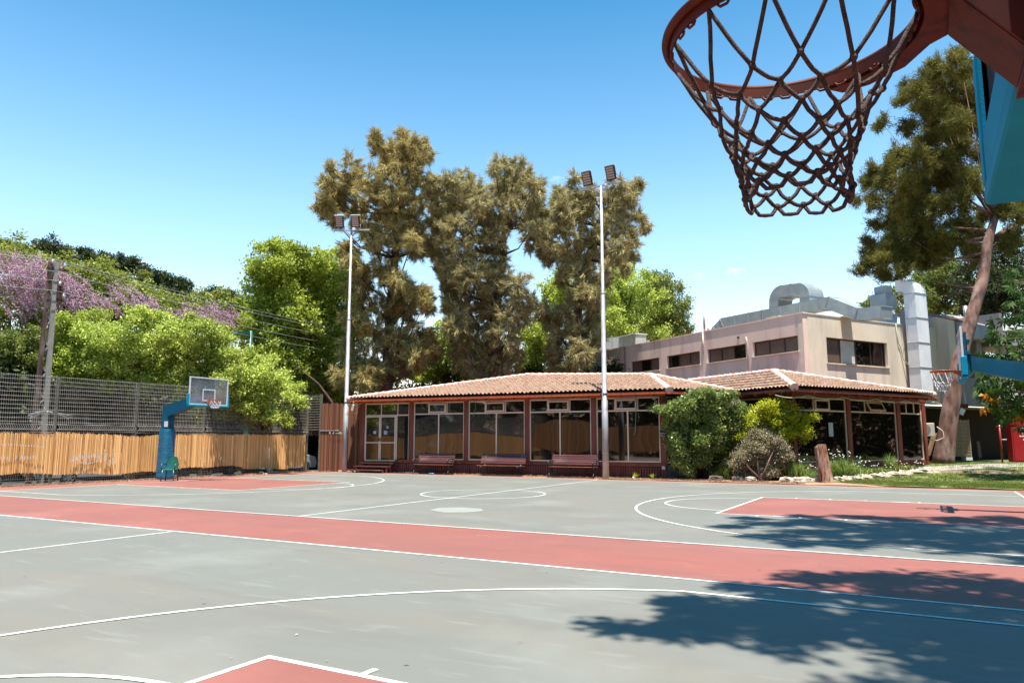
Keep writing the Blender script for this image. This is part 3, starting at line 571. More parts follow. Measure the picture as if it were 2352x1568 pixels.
q = [X2 @ Vector((.1, .3, 0)), X2 @ Vector((9.7, .3, 0)), X2 @ Vector((9.7, 3.4, 0)), X2 @ Vector((1.0, 2.6, 0))]
MB().prism([(v.x, v.y) for v in q], .1, 3.3).build('inner_wall', M['panel'], p2)
o = MB(X2).box(2.35, 2.65, -.01, .0, 1.72, 2.3).build('paper_notice', M['paper']); props(o, 'narrow pale notice on the first window of the corner pavilion', 'notice', 'paper notices on the glass')
o = MB().tube([X2 @ Vector((x, -.78, 3.33 - .13 * abs(math.sin(x * 1.35)))) for x in np.arange(-2.0, 9.9, .12)], .016, 5).build('cable', M['cable']); props(o, 'pale green cable sagging along the eave of the corner pavilion', 'cable')
o = empty('air_conditioner', (.15, 40.0, 1.6), 'white outdoor air conditioning unit with round fan right of the corner pavilion', 'air conditioner')
X = frame(X2 @ Vector((9.95, .5, 0)), (.97, .2)); 
MB(X).rbox(0, .80, 0, .35, 1.75, 2.38, .02).build('casing', M['ac'], o)
MB(X).tube([(.37, -.012, 2.08), (.37, .02, 2.08)], .26, 20).build('fan_grille', M['iron2'], o)
MB(X).tube([(.92, .1, 2.2), (1.15, .1, 2.0), (1.2, .1, 1.7), (.9, .1, 1.55), (.4, .1, 1.6)], .025, 6).build('hose', M['ac'], o)

# ---------------------------------------------------------------- upper building
ub = empty('upper_building', (-10, 44, 0), 'two storey flat roofed building with pink and cream plaster walls rising behind the tiled roofs', 'building')
CO = Vector((-4.65, 35.62, 0)); dA = Vector((-.83, .56, 0)).normalized(); dB = Vector((.53, .85, 0)).normalized()
XA = frame(CO + dA * 19.0, -dA); LA = 19.0       # x runs towards the corner
def wallpanel(X, L, z0, z1, holes, m, name, th=.28, rev=.16):
    b = MB(X); holes = sorted(holes); x = 0
    for (a, c, h0, h1) in holes:
        b.box(x, a, 0, th, z0, z1); b.box(a, c, 0, th, z0, h0); b.box(a, c, 0, th, h1, z1); x = c
    b.box(x, L, 0, th, z0, z1); return b.build(name, m, ub)
def ta(t0, t1): return (LA - t1 - .33, LA - t0 - .33)
hA = [ta(t0, t0 + 2.83) + (5.66, 6.38) for t0 in (0, 3.3, 6.72, 10.25, 13.92)] + [ta(17.3, 18.3) + (5.7, 6.4)]
wallpanel(XA, LA, 0, 7.35, hA, M['plasterA'], 'side_wall')
XB = frame(CO, dB); hB = [(1.55, 6.05, 5.15, 6.36)]
wallpanel(XB @ Matrix.Translation((.003, 0, 0)), 10.2, 3.4, 7.355, hB, M['plasterB'], 'end_wall')
MB(XA).box(-.05, LA + .05, -.03, .30, 7.352, 7.41).build('parapet_cap', M['plasterA'], ub)
MB(XB).box(-.03, 10.2, -.03, .30, 7.357, 7.413).build('parapet_cap', M['plasterB'], ub)
q = [CO + dA * 19, CO + dA*.3 + dB*.3, CO + dB * 10, CO + dA * 19 + dB * 10]
MB().prism([(v.x, v.y) for v in q][::-1], 6.9, 6.95).build('flat_roof', M['concrete'], ub)
def upwin(X, x0, x1, z0, z1, n, white=None, dark=()):
    b = MB(X); fr_rect(b, x0 + .003, x1 - .003, z0 + .003, z1 - .003, .14, .05, .06)
    for i in range(1, n): x = x0 + (x1 - x0) * i / n; b.box(x - .03, x + .03, .14, .2, z0 + .053, z1 - .053)
    wd = b.build('window', M['brownframe'], ub)
    for i in range(n):
        a = x0 + (x1 - x0) * i / n; c = x0 + (x1 - x0) * (i + 1) / n
        m = M['whitepanel'] if white == i else (M['glass2'] if i in dark else M['frosted'])
        MB(X).box(a + .02, c - .02, .175, .185, z0 + .03, z1 - .03).build('pane', m, wd)
    MB(X).box(x0 - .06, x1 + .06, -.07, .14, z0 - .06, z0 - .002).build('sill', M['plasterB'], wd)
for k, (a, c, z0, z1) in enumerate(hA): upwin(XA, a, c, z0, z1, 3 if c - a > 2 else 1, None, {0: (), 1: (2,), 2: (0,), 3: (1,), 4: (0, 1), 5: (0,)}[k])
upwin(XB, 1.55, 6.05, 5.15, 6.36, 4, 1, (2, 3))
# small fittings on the pink wall
MB(XA).tube([(LA - 6.72, .1, 7.36), (LA - 6.72, .1, 8.55)], .06, 8).build('vent_pipe', M['pole'], ub)
MB(XA).tube([(LA - 6.42, .1, 7.36), (LA - 6.42, .1, 7.62)], .06, 8).build('vent_pipe', M['pole'], ub)
MB(XA).tube([(LA - 6.72, -.03, 6.2), (LA - 6.72, -.03, 7.4)], .04, 6).build('drain_pipe', M['plasterB'], ub)
MB(XA).ball((LA - 4.1, -.02, 6.75), .07, 8, 6).build('bell', M['dark'], ub)
MB(XA).tube([(LA - 3.47, -.03, 4.6), (LA - 3.47, -.03, 6.3), (LA - 3.50, -.03, 6.45), (LA - 3.56, -.03, 6.7)], .022, 6).build('conduit', M['plasterB'], ub)
b = MB(XA)
for i in range(9): b.box(LA - 14.0, LA - 13.85, -.06, -.03, 5.5 + i * .22, 5.53 + i * .22)
b.box(LA - 14.0, LA - 13.98, -.06, -.03, 5.4, 7.6); b.box(LA - 13.87, LA - 13.85, -.06, -.03, 5.4, 7.6); b.build('cable_ladder', M['pole'], ub)
MB(XA).tube([(LA - 13.9, -.1, 7.5), (LA - 14.3, -.2, 7.3), (LA - 14.6, -.2, 6.3), (LA - 15.1, -.2, 5.2)], .03, 6).build('hose', M['cable'], ub)
MB(XB).tube([(6.8, -.05, 7.4), (6.9, -.05, 6.4), (7.05, -.05, 6.2), (7.2, -.06, 5.6), (8.0, -.75, 4.2)], .025, 6).build('hose', M['cable'], ub)

# ---------------------------------------------------------------- ducts on the roof
def duct(name, X, pts, wd, hh, m, label, ribs=1.0, cap=True, seam=True, cat='duct'):
    """rectangular section swept along pts in the local x-z plane; wd across (local y), hh in plane"""
    V = []; F = []; N = len(pts)
    for i, (x, z) in enumerate(pts):
        a = Vector((pts[max(i-1, 0)][0], pts[max(i-1, 0)][1])); c = Vector((pts[min(i+1, N-1)][0], pts[min(i+1, N-1)][1])); t = (c - a).normalized(); n = Vector((-t.y, t.x))
        k = 1.0
        if 0 < i < N - 1:
            u1 = (Vector(pts[i]) - Vector(pts[i-1])).normalized(); u2 = (Vector(pts[i+1]) - Vector(pts[i])).normalized(); k = 1 / max(.5, math.sqrt((1 + u1.dot(u2)) / 2))
        for sy in (-1, 1):
            for sn in (-1, 1): V.append((x + n.x * sn * hh / 2 * k, sy * wd / 2, z + n.y * sn * hh / 2 * k))
    for i in range(N - 1):
        a = i * 4; F += [(a, a+1, a+5, a+4), (a+3, a+2, a+6, a+7), (a+1, a+3, a+7, a+5), (a+2, a, a+4, a+6)]
    if cap: F += [(0, 2, 3, 1), (N*4-4, N*4-3, N*4-1, N*4-2)]
    og = X @ Vector((pts[0][0], 0, pts[0][1]))
    root = empty(name, og, label, cat)
    MB(X).add(V, F).build('duct_run', m, root)
    if seam:
        for i in range(N - 1):
            p = Vector(pts[i]); q_ = Vector(pts[i+1]); L = (q_ - p).length; t = (q_ - p) / L; n = Vector((-t.y, t.x)); k = max(1, int(L / ribs))
            if L < .5: continue
            for j in range(0, k + 1):
                c = p + t * (L * j / k); b = MB(X)
                for s_ in (-1, 1):
                    b.box(*sorted((c.x + n.x*s_*hh/2 - .022, c.x + n.x*s_*hh/2 + .022)), -wd/2 - .02, wd/2 + .02, *sorted((c.y + n.y*s_*hh/2 - .022, c.y + n.y*s_*hh/2 + .022)))
                    b.bar((c.x - n.x*hh/2, s_*(wd/2 + .006), c.y - n.y*hh/2), (c.x + n.x*hh/2, s_*(wd/2 + .006), c.y + n.y*hh/2), .03, .04, up=(0, 1, 0))
                b.build('seam', M['pole'], root)
    return root
XD = frame(CO + dA * 20 - dA * 0 + Vector((dB.x, dB.y, 0)) * 3.0, -dA)       # same x as the wall, 3 m behind it
def tx(t): return 20 - t
duct('roof_duct', XD, [(tx(9.0), 7.2), (tx(8.6), 7.9), (tx(8.0), 8.25), (tx(4.9), 8.23), (tx(1.1), 8.22), (tx(.7), 8.22), (tx(-.9), 7.4), (tx(-2.2), 7.3)], .75, .56, M['galv'], 'long grey galvanised duct lying along the flat roof and bending down at its right end')
def arc(cx, cz, r, a0, a1, n=8): return [(cx + r*math.cos(math.radians(a0 + (a1-a0)*i/n)), cz + r*math.sin(math.radians(a0 + (a1-a0)*i/n))) for i in range(n+1)]
duct('looped_duct', XD @ Matrix.Translation((0, .35, 0)), [(tx(4.25), 8.1), (tx(4.25), 8.65)] + arc(tx(3.75), 8.85, .5, 180, 90)[0:] + [(tx(3.1), 9.3)] + arc(tx(2.65), 8.8, .45, 80, 0) + [(tx(2.2), 8.1)], 1.05, .62, M['galv'], 'raised galvanised duct loop arching above the flat roof', .9)
XT = frame(CO + dB * 7.85 + Vector((dB.y, -dB.x, 0)) * .5, dB)
duct('wall_duct', XT @ Matrix.Rotation(PI/2, 4, 'Z') @ Matrix.Translation((0, 0, 0)), [(0, 3.9), (0, 8.9)] + arc(.45, 8.95, .45, 180, 90, 6)[1:] + [(.72, 9.4)], .95, .6, M['duct'], 'tall pale sheet metal duct climbing the cream wall, hooked over at the top', 1.15)
o = empty('roof_vent_box', CO + dB * 7.2 + Vector((0, 0, 8)), 'galvanised vent box standing left of the hooked top of the tall duct', 'vent')
MB(frame(CO + dB*7.2 + dA*.6, dB)).rbox(0, .95, .1, 1.0, 8.35, 9.15, .03).build('casing', M['galv'], o)
MB(frame(CO + dB*7.2 + dA*.6, dB)).rbox(.25, .8, .2, .9, 9.15, 9.6, .03).build('cowl', M['galv'], o)
o = empty('roof_air_conditioner', CO + dB * 4.4, 'low cream air conditioning unit lying at the roof edge behind the cream wall', 'air conditioner')
X = frame(CO + dB * 4.9 + dA * 1.2, dB)
MB(X).rbox(-.6, .9, -.25, .25, 7.15, 7.78, .03).build('casing', M['ac'], o); MB(X).tube([(.6, -.262, 7.5), (.6, -.24, 7.5)], .2, 16).build('fan_grille', M['dark'], o)
o = MB(frame(CO + dB * 5.2 + dA*.7, dB)).add([(0, 0, 7.4), (2.6, -.1, 7.3), (3.1, .1, 8.15), (.3, .6, 7.95), (0, .1, 7.4), (2.6, .0, 7.3), (3.1, .2, 8.15), (.3, .7, 7.95)], [(0, 1, 2, 3), (7, 6, 5, 4), (0, 4, 5, 1), (1, 5, 6, 2), (2, 6, 7, 3), (3, 7, 4, 0)]).build('roof_sheet', M['galv'])
props(o, 'tilted bluish metal sheet leaning on the roof beside the tall duct', 'metal sheet')
o = MB(frame(CO + dB * 2.5 + dA*2.5, dB)).box(-1.3, 2.0, 0, .8, 7.2, 7.75).build('roof_curb', M['plasterB']); props(o, 'low cream roof curb seen above the corner of the upper building', 'roof curb')
XL = frame(CO + dA * 16.6 + dB * 2.5, -dA)
o = empty('rooftop_cabinet', XL @ Vector((0, 0, 7)), 'cream rooftop cabinet at the end of the white duct by the casuarina trees', 'cabinet')
MB(XL).rbox(-.9, 1.0, -.4, .5, 7.3, 8.55, .03).build('casing', M['ac'], o); MB(XL).box(-.95, 1.05, -.45, .55, 8.552, 8.62).build('lid', M['white'], o)
duct('white_roof_duct', frame(CO + dA * 23.5 + dB * 2.5, -dA), [(0, 8.5), (6.0, 8.25)], .7, .75, M['duct'], 'white duct reaching from the cream rooftop cabinet into the casuarina trees', .8)

# ---------------------------------------------------------------- rear wing right of the tall duct
rw = empty('rear_building', (2.5, 50, 0), 'grey concrete rear wing with slanted roof and dark openings behind the leaning pine', 'building')
XR = frame(CO + dB * 10.25 + Vector((dB.y, -dB.x, 0)) * .05, dB)
MB(XR).box(-.05, .6, -.6, .3, 3.43, 8.0).build('pier', M['plasterB'], rw)
MB(XR).box(.6, .9, -.7, .3, 3.43, 7.9).build('pier', M['grey'], rw)
b = MB(XR); b.box(.9, 9, .2, .6, 3.4, 5.95); b.box(.9, 9, 2.5, 2.6, 5.9, 7.2); b.box(3.9, 4.4, .2, 2.5, 5.95, 7.0); b.build('wall', M['grey'], rw)
for x in (2.6, 4.9): 
    wd = MB(XR).box(x, x + .75, .12, .2, 4.95, 5.6).build('window', M['dark'], rw)
b = MB(XR)
b.add([(.9, -.4, 7.0), (5.2, -.4, 7.0), (5.2, -.4, 7.75), (.9, -.4, 7.75), (5.6, 2.6, 8.9), (.9, 2.6, 8.9), (.9, 2.6, 7.1), (5.6, 2.6, 7.1)], [(0, 1, 2, 3), (3, 2, 4, 5), (0, 3, 5, 6), (1, 7, 4, 2), (0, 6, 7, 1)])
b.add([(6.0, -.2, 6.9), (12, -.2, 6.9), (12, -.2, 7.7), (6.0, -.2, 7.7), (12, 3, 9.1), (5.6, 3, 9.1), (6.0, 2.9, 7.0), (12, 2.9, 7.0)], [(0, 1, 2, 3), (3, 2, 4, 5), (0, 3, 5, 6), (0, 6, 7, 1)])
b.build('roof', M['roofmetal'], rw)
MB(XR).box(5.22, 5.5, -.42, 2.7, 6.8, 8.6).build('fin', M['grey'], rw)
MB(XR).tube([(4.2, .8, 8.0), (4.2, .8, 9.1)], .12, 8).build('vent_pipe', M['pole'], rw)
MB(XR).box(-6, 14, 1.8, 2.2, 0, 3.29).build('shade_painted_wall', mat('painted_shade_brown', (.02, .014, .012), None, 2, .9), rw)  # near-black brown paints in the deep shade of the ground floor
MB(XR).box(-6, 14, 1.4, 4.5, 3.3, 3.42).build('canopy', M['grey'], rw)
MB(XR).box(6.5, 14, .15, .6, 3.42, 6.9).build('white_wall', M['whitepanel'], rw)

# ---------------------------------------------------------------- basketball stands
def ring(r, n, z=0, cx=0, cy=0): return [(cx + r*math.cos(2*PI*i/n), cy + r*math.sin(2*PI*i/n), z) for i in range(n)]
def net(b, cx, cy, z0, lev, rad, th, nn=12, seed=1, droop=0.0, hook=True):
    R_ = random.Random(seed); kn = []
    for k, (dz, r) in enumerate(zip(lev, rad)):
        off = .5 * (k % 2); row = []
        for i in range(nn):
            a = 2*PI*(i + off)/nn + R_.uniform(-.035, .035); rr = r * (1 + R_.uniform(-.05, .05) * (k > 0))
            row.append(Vector((cx + rr*math.cos(a), cy + rr*math.sin(a), z0 - dz + (R_.uniform(-.006, .006) if k else 0))))
        kn.append(row)
    def strand(p, q, sag):
        n = 5; pts = []
        for j in range(n + 1):
            t = j / n; v = p.lerp(q, t); c = Vector((cx, cy, v.z)); o_ = (v - c); v = v - Vector((0, 0, sag * math.sin(PI*t)))
            if o_.length > 1e-4: v = v + o_.normalized() * R_.uniform(-.0015, .0015)
            pts.append(v)
        b.tube(pts, th / 2, 7)
    for k in range(len(kn) - 1):
        for i in range(nn):
            if k % 2 == 0: a, c = kn[k+1][i], kn[k+1][i-1]
            else: a, c = kn[k+1][i], kn[k+1][(i+1) % nn]
            strand(kn[k][i], a, droop); strand(kn[k][i], c, droop)
            if k: b.ball(kn[k][i], th * .85, 7, 5, (1, 1, 1.15), .1)
    L = kn[-1]                                                   # closing loops at the hem
    for i in range(nn):
        p = L[i]; q = L[(i+1) % nn]; c = (p + q) / 2 - Vector((0, 0, .018)); pts = [p, p.lerp(c, .5) - Vector((0, 0, .008)), c, q.lerp(c, .5) - Vector((0, 0, .008)), q]
        b.tube(pts, th / 2, 7); b.ball(p, th*.9, 7, 5)
    return b
def court_hoop(loc, rz, label, netkind):
    """local: +x points to the court, post at the origin"""
    r = empty('basketball_hoop', loc, label, 'basketball hoop', 'blue basketball stands of the far court', rz); L = dict(local=True)
    BX, ZB, RZ = 2.42, 2.93, 3.12
    b = MB(); poly = [(-.27, -.15), (-.15, -.27), (.15, -.27), (.27, -.15), (.27, .15), (.15, .27), (-.15, .27), (-.27, .15)]
    n = 22; vs = []; fs = []
    for k in range(n + 1):
        z = .02 + 2.0 * k / n; q = 1.06 - .07 * k / n + .015 * math.sin(k * 1.9) * (1 - k / n)
        if k in (0, n): q -= .03
        vs += [(x*q, y*q, z) for x, y in poly]
    for k in range(n):
        for j in range(8): fs.append((k*8+j, k*8+(j+1) % 8, k*8+8+(j+1) % 8, k*8+8+j))
    fs += [tuple(range(7, -1, -1)), tuple(range(n*8, n*8+8))]
    b.add(vs, fs); b.build('post_padding', M['pad'], r, **L)
    MB().box(-.17, .17, -.17, .17, 2.02, 2.62).build('post', M['blue'], r, **L)
    b = MB(); b.add([(-.22, -.15, 2.45), (-.22, .15, 2.45), (-.18, .15, 2.95), (-.18, -.15, 2.95), (BX-.2, -.13, 3.10), (BX-.2, .13, 3.10), (BX-.2, .13, 3.42), (BX-.2, -.13, 3.42), (.22, -.15, 2.55), (.22, .15, 2.55)],
          [(0, 1, 2, 3)[::-1], (3, 2, 6, 7), (0, 3, 7, 4, 8), (1, 9, 5, 6, 2), (8, 4, 5, 9), (0, 8, 9, 1), (4, 7, 6, 5)]); b.build('arm', M['blue'], r, **L)
    b = MB()
    for y in (-.26, .26): b.box(BX-.14, BX-.08, y-.03, y+.03, ZB+.08, ZB+1.02)
    for z in (3.0, 3.45, 3.72): b.box(BX-.2, BX-.14, -.32, .32, z, z + .06)
    b.box(BX-.2, BX-.08, -.1, .1, 3.02, 3.5)
    b.build('board_support', M['blue'], r, **L)
    b = MB(); t = .045; H = 1.08
    b.box(BX-.04, BX, -.9, .9, ZB, ZB+t); b.box(BX-.04, BX, -.9, .9, ZB+H-t, ZB+H); b.box(BX-.04, BX, -.9, -.9+t, ZB+t, ZB+H-t); b.box(BX-.04, BX, .9-t, .9, ZB+t, ZB+H-t)
    bb = b.build('backboard', M['white'], r, **L)
    MB().box(BX-.028, BX-.014, -.9+t, .9-t, ZB+t, ZB+H-t).build('board_pane', M['acrylic'], bb, **L)
    b = MB(); X = Matrix.Translation((BX-.012, 0, 0)); b = MB(X)
    for (y0, y1, z0, z1) in ((-.3, .3, ZB+.15, ZB+.2), (-.3, .3, ZB+.58, ZB+.63), (-.3, -.25, ZB+.2, ZB+.58), (.25, .3, ZB+.2, ZB+.58)): b.box(0, .005, y0, y1, z0, z1)
    b.build('target_square', M['white'], bb, **L)
    b = MB(); b.rbox(BX-.09, BX+.03, -.94, .94, ZB-.06, ZB+.01, .012); b.rbox(BX-.09, BX+.03, -.95, -.895, ZB+.012, ZB+.42, .012); b.rbox(BX-.09, BX+.03, .895, .95, ZB+.012, ZB+.42, .012); b.build('board_padding', M['cyan'], r, **L)
    rc = BX + .375
    b = MB(); b.tube(ring(.234, 36, RZ, rc), .011, 8, closed=True); b.tube(ring(.226, 36, RZ-.03, rc), .006, 6, closed=True)
    b.box(BX, rc-.22, -.075, .075, RZ-.035, RZ-.0); b.add([(BX, -.09, RZ-.14), (BX+.02, -.09, RZ-.14), (BX+.15, -.05, RZ-.036), (BX, -.09, RZ-.036), (BX, .09, RZ-.14), (BX+.02, .09, RZ-.14), (BX+.15, .05, RZ-.036), (BX, .09, RZ-.036)], [(0, 1, 2, 3), (7, 6, 5, 4), (1, 5, 6, 2), (0, 4, 5, 1)])
    n = 36; vs = [(rc + .236*math.cos(2*PI*i/n), .236*math.sin(2*PI*i/n), z) for z in (RZ-.03, RZ+.0) for i in range(n)]
    b.add(vs, [(i, (i+1) % n, n+(i+1) % n, n+i) for i in range(n)], True)
    b.build('rim', M['rim'], r, **L)
    if netkind == 'long': nb = net(MB(), rc, 0, RZ-.02, (0, .2, .27, .34, .4), (.225, .19, .15, .13, .12), .018, 10, 3)
    else: nb = net(MB(), rc, 0, RZ-.02, (0, .13, .18, .23, .27), (.225, .2, .19, .17, .12), .016, 10, 5, .02)
    if netkind == 'long':
        for a in (.4, 2.3, 4.4): nb.tube([(rc + .12*math.cos(a), .12*math.sin(a), RZ-.42), (rc + .125*math.cos(a), .125*math.sin(a), RZ-.5), (rc + .12*math.cos(a+.1), .12*math.sin(a+.1), RZ-.56)], .012, 6)
    nb.build('net', M['cord'], r, **L)
    return r
hl = court_hoop((-27.02, 19.4, 0), 0, 'blue padded basketball stand with clear backboard in front of the reed fence', 'short')
MB().rbox(.02, .24, -.185, -.171, 2.1, 2.32, .003).add([], []).build('plate', M['white'], hl, local=True)
court_hoop((3.18, 19.25, 0), PI, 'blue basketball stand on the right whose clear backboard is seen edge on', 'long')

# the basket right above the viewer
HX, HY, HZ = -.19, 1.456, 2.375; BF = .185
h = empty('near_basketball_hoop', (2.6, HY, 0), 'close red rimmed basketball hoop with weathered brown net and cyan padded board overhead', 'basketball hoop')
b = MB(); N = 96
b.tube(ring(.236, N, HZ, HX, HY), .009, 14, closed=True)
vs = []; 
for (rr, z) in ((.229, HZ-.004), (.229, HZ-.026), (.2245, HZ-.026), (.2245, HZ-.004)): vs += ring(rr, N, z, HX, HY)
fs = [(k*N + i, k*N + (i+1) % N, ((k+1) % 4)*N + (i+1) % N, ((k+1) % 4)*N + i) for k in range(4) for i in range(N)]
b.add(vs, fs); rim = b.build('rim', M['rimdark'], h)
for i in range(12):
    b = MB()
    for s_ in (-.085, .085):
        a = 2*PI*(i + .5)/12 + s_; p = Vector((HX + .2245*math.cos(a), HY + .2245*math.sin(a), HZ - .026)); t_ = Vector((-math.sin(a), math.cos(a), 0)) * .012
        b.tube([p - t_ , p - t_*.6 - Vector((0, 0, .006)), p + t_*.6 - Vector((0, 0, .006)), p + t_], .0028, 6)
    b.tube([p, p + Vector((0, 0, .003))], .003, 5); b.build('net_hook', M['rimdark'], rim)
# flared plate from the rim to the board
b = MB(); z1, z0 = HZ - .008, HZ - .030
pl = [(HX + .236*math.cos(math.radians(a)), HY + .236*math.sin(math.radians(a))) for a in range(-78, 79, 6)]
out_ = [(HX + .075, HY + .262), (HX + .13, HY + .25), (HX + .20, HY + .20), (HX + .245, HY + .125), (HX + .29, HY + .09), (BF - .005, HY + .085)]
poly = pl + out_ + [(x, 2*HY - y) for x, y in reversed(out_)]
b.prism(poly, z0, z1); b.build('rim_plate', M['bracket'], h)
b = MB()
for s_ in (-1, 1):
    y = HY + s_ * .085
    b.add([(BF - .10, y, HZ - .006), (BF - .10, y, HZ - .04), (BF - .002, y, HZ - .17), (BF - .002, y, HZ - .006), (BF - .10, y - s_*.008, HZ - .006), (BF - .10, y - s_*.008, HZ - .04), (BF - .002, y - s_*.008, HZ - .17), (BF - .002, y - s_*.008, HZ - .006)], [(0, 1, 2, 3), (7, 6, 5, 4), (0, 4, 5, 1), (1, 5, 6, 2), (3, 2, 6, 7), (0, 3, 7, 4)])
b.add([(BF - .101, HY - .077, HZ - .041), (BF - .101, HY + .077, HZ - .041), (BF - .003, HY + .077, HZ - .171), (BF - .003, HY - .077, HZ - .171), (BF - .095, HY - .077, HZ - .036), (BF - .095, HY + .077, HZ - .036), (BF - .003, HY + .077, HZ - .160), (BF - .003, HY - .077, HZ - .160)], [(0, 1, 2, 3), (7, 6, 5, 4), (0, 4, 5, 1), (1, 5, 6, 2), (2, 6, 7, 3), (3, 7, 4, 0)])
b.box(BF - .002, BF + .012, HY - .11, HY + .11, HZ - .18, HZ + .06); mbk = b.build('mounting_bracket', M['bracket'], h)
net(MB(), HX, HY, HZ - .026, (0, .106, .141, .174, .204, .232, .258, .282, .303), (.224, .168, .144, .127, .115, .107, .102, .099, .098), .0082, 12, 11, .005).build('net', M['rope'], h)
# backboard above: frame, pane, wrapped cyan padding
ZB2 = HZ - .15; H2 = 1.05; y0, y1 = HY - .90, HY + .90
b = MB(); b.box(BF + .013, BF + .055, y0, y1, ZB2 + .05, ZB2 + .10); b.box(BF + .013, BF + .055, y0, y1, ZB2 + H2 - .05, ZB2 + H2); b.box(BF + .013, BF + .055, y0, y0 + .05, ZB2 + .10, ZB2 + H2 - .05); b.box(BF + .013, BF + .055, y1 - .05, y1, ZB2 + .10, ZB2 + H2 - .05)
nbk = b.build('backboard', M['white'], h)
MB().box(BF + .025, BF + .04, y0 + .05, y1 - .05, ZB2 + .10, ZB2 + H2 - .05).build('board_pane', M['acrylic'], nbk)
b = MB(); b.rbox(BF, BF + .16, y0 - .03, y1 + .03, ZB2, ZB2 + .049, .006)
b.rbox(BF + .002, BF + .05, y0, y1, ZB2 + .049, ZB2 + .17, .004)
for a, c in ((y0 - .032, y0 + .05), (y1 - .05, y1 + .032)): b.rbox(BF - .002, BF + .14, a, c, ZB2 + .051, ZB2 + .42, .006)
b.build('board_padding', M['cyan'], h)
b = MB(); b.box(BF + .03, BF + .34, HY - .2, HY + .12, ZB2 - .055, ZB2 - .002); b.box(BF + .165, BF + .34, HY - .16, HY + .12, ZB2 - .002, ZB2 + .5); b.box(BF + .165, BF + .22, HY - .7, HY + .7, ZB2 + .1, ZB2 + .18); b.build('board_support', M['blue'], h)
b = MB(); b.add([(BF + .3, HY - .13, ZB2 + .06), (BF + .3, HY + .13, ZB2 + .06), (BF + .3, HY + .13, ZB2 + .42), (BF + .3, HY - .13, ZB2 + .42), (2.6, HY - .13, 1.75), (2.6, HY + .13, 1.75), (2.6, HY + .13, 2.15), (2.6, HY - .13, 2.15)], [(0, 1, 2, 3), (7, 6, 5, 4), (0, 4, 5, 1), (1, 5, 6, 2), (2, 6, 7, 3), (3, 7, 4, 0)]); b.build('arm', M['blue'], h)
b = MB(); b.box(2.45, 2.78, HY - .17, HY + .17, 0.02, 2.2); b.build('post', M['blue'], h)

# green chair beside the left stand
c = empty('plastic_chair', (-25.75, 18.7, 0), 'dark green plastic garden chair beside the blue padded post', 'chair', None, math.radians(35))
b = MB(); b.rbox(-.22, .22, -.22, .22, .42, .45, .01); b.build('seat', M['green'], c, local=True)
b = MB(); n = 8
vs = []; 
for k in range(6):
    z = .45 + k * .09
    for i in range(n + 1):
        u = -1 + 2*i/n; wd_ = .22 + .02 * math.sin(k); vs.append((u * wd_ * (1 - .25*(k/5)**4), .20 + .04*k/2 + .05*(1 - u*u) - .0, z + (.04*(1 - u*u) if k == 5 else 0)))
fs = [(k*(n+1)+i, k*(n+1)+i+1, (k+1)*(n+1)+i+1, (k+1)*(n+1)+i) for k in range(5) for i in range(n)]
b.add(vs, fs); b.add([(x, y + .012, z) for x, y, z in vs], [f_[::-1] for f_ in fs]); b.build('backrest', M['green'], c, local=True)
for sx in (-1, 1):
    for sy in (-1, 1): MB().tube([(sx*.2, sy*.19, .43), (sx*.24, sy*.24, .0)], [.03, .022], 6).build('leg', M['green'], c, local=True)
    MB().tube([(sx*.24, -.2, .43), (sx*.26, -.2, .64), (sx*.26, .05, .66), (sx*.23, .24, .66)], .022, 6).build('armrest', M['green'], c, local=True)

# ---------------------------------------------------------------- floodlight poles
def flood_pole(base, H, ang, heads, label, lean=(0, 0), joint=(.5, .75)):
    r = empty('floodlight_pole', (base[0], base[1], 0), label, 'floodlight pole', 'floodlight poles beside the court')
    bx, by = base; T = Vector((bx + lean[0], by + lean[1], H))
    def at(z): return Vector((bx, by, 0)).lerp(T, z / H)
    zs = [0, joint[0], joint[0] + .001, H*.55, H*.5501, H]
    MB().tube([at(0), at(3.2), at(3.22), at(H*.62), at(H*.622), at(H)], [.135, .125, .10, .09, .07, .055], 16).build('pole', M['pole'], r)
    b = MB()
    for z in (3.2, H*.62, H*.28): b.tube([at(z-.02), at(z+.03)], .128 if z < 3 else (.118 if z < 4 else .098), 14)
    b.build('collar', M['pole'], r)
    a = Vector((math.cos(ang), math.sin(ang), 0)); n = Vector((a.y, -a.x, 0))
    b = MB(); b.bar(T - a*1.02, T + a*.95, .07, .07); b.bar(T - Vector((0, 0, .38)), T - a*.36, .05, .05); b.bar(T - Vector((0, 0, .38)), T + a*.36, .05, .05); b.build('crossarm', M['pole'], r)
    for s_ in heads:
        c_ = T + a * s_ + Vector((0, 0, .14)); tilt = math.radians(-22)
        X = Matrix(((a.x, -n.x, 0, c_.x), (a.y, -n.y, 0, c_.y), (0, 0, 1, c_.z), (0, 0, 0, 1))) @ Matrix.Rotation(-tilt, 4, 'X')
        hd = MB(X).rbox(-.23, .23, -.05, .06, 0, .62, .02).build('floodlight', M['dark'], r)
        for k in range(5): MB(X).box(-.175, .175, -.058, -.049, .06 + k*.107, .14 + k*.107).build('lens', M['lens'], hd)
        MB(X).box(-.25, .25, -.02, .14, .60, .645).build('fin_cap', M['white'], hd)
        b = MB(X); b.tube([(-.25, .0, .15), (-.25, .0, -.08), (.25, .0, -.08), (.25, .0, .15)], .015, 6); b.build('yoke', M['pole'], hd)
    MB().rbox(T.x - .07 + a.x*.3, T.x + .07 + a.x*.3, T.y - .2, T.y - .06, T.z - .1, T.z + .05, .02).build('junction_box', M['white'], r)
    return r
base1, base2 = (-25.45, 28.25), (-11.69, 28.75)
flood_pole(base1, 12.4, math.radians(26), (-.62, .22), 'left floodlight pole with two lamps before the dark reed gate', (.0, .0))
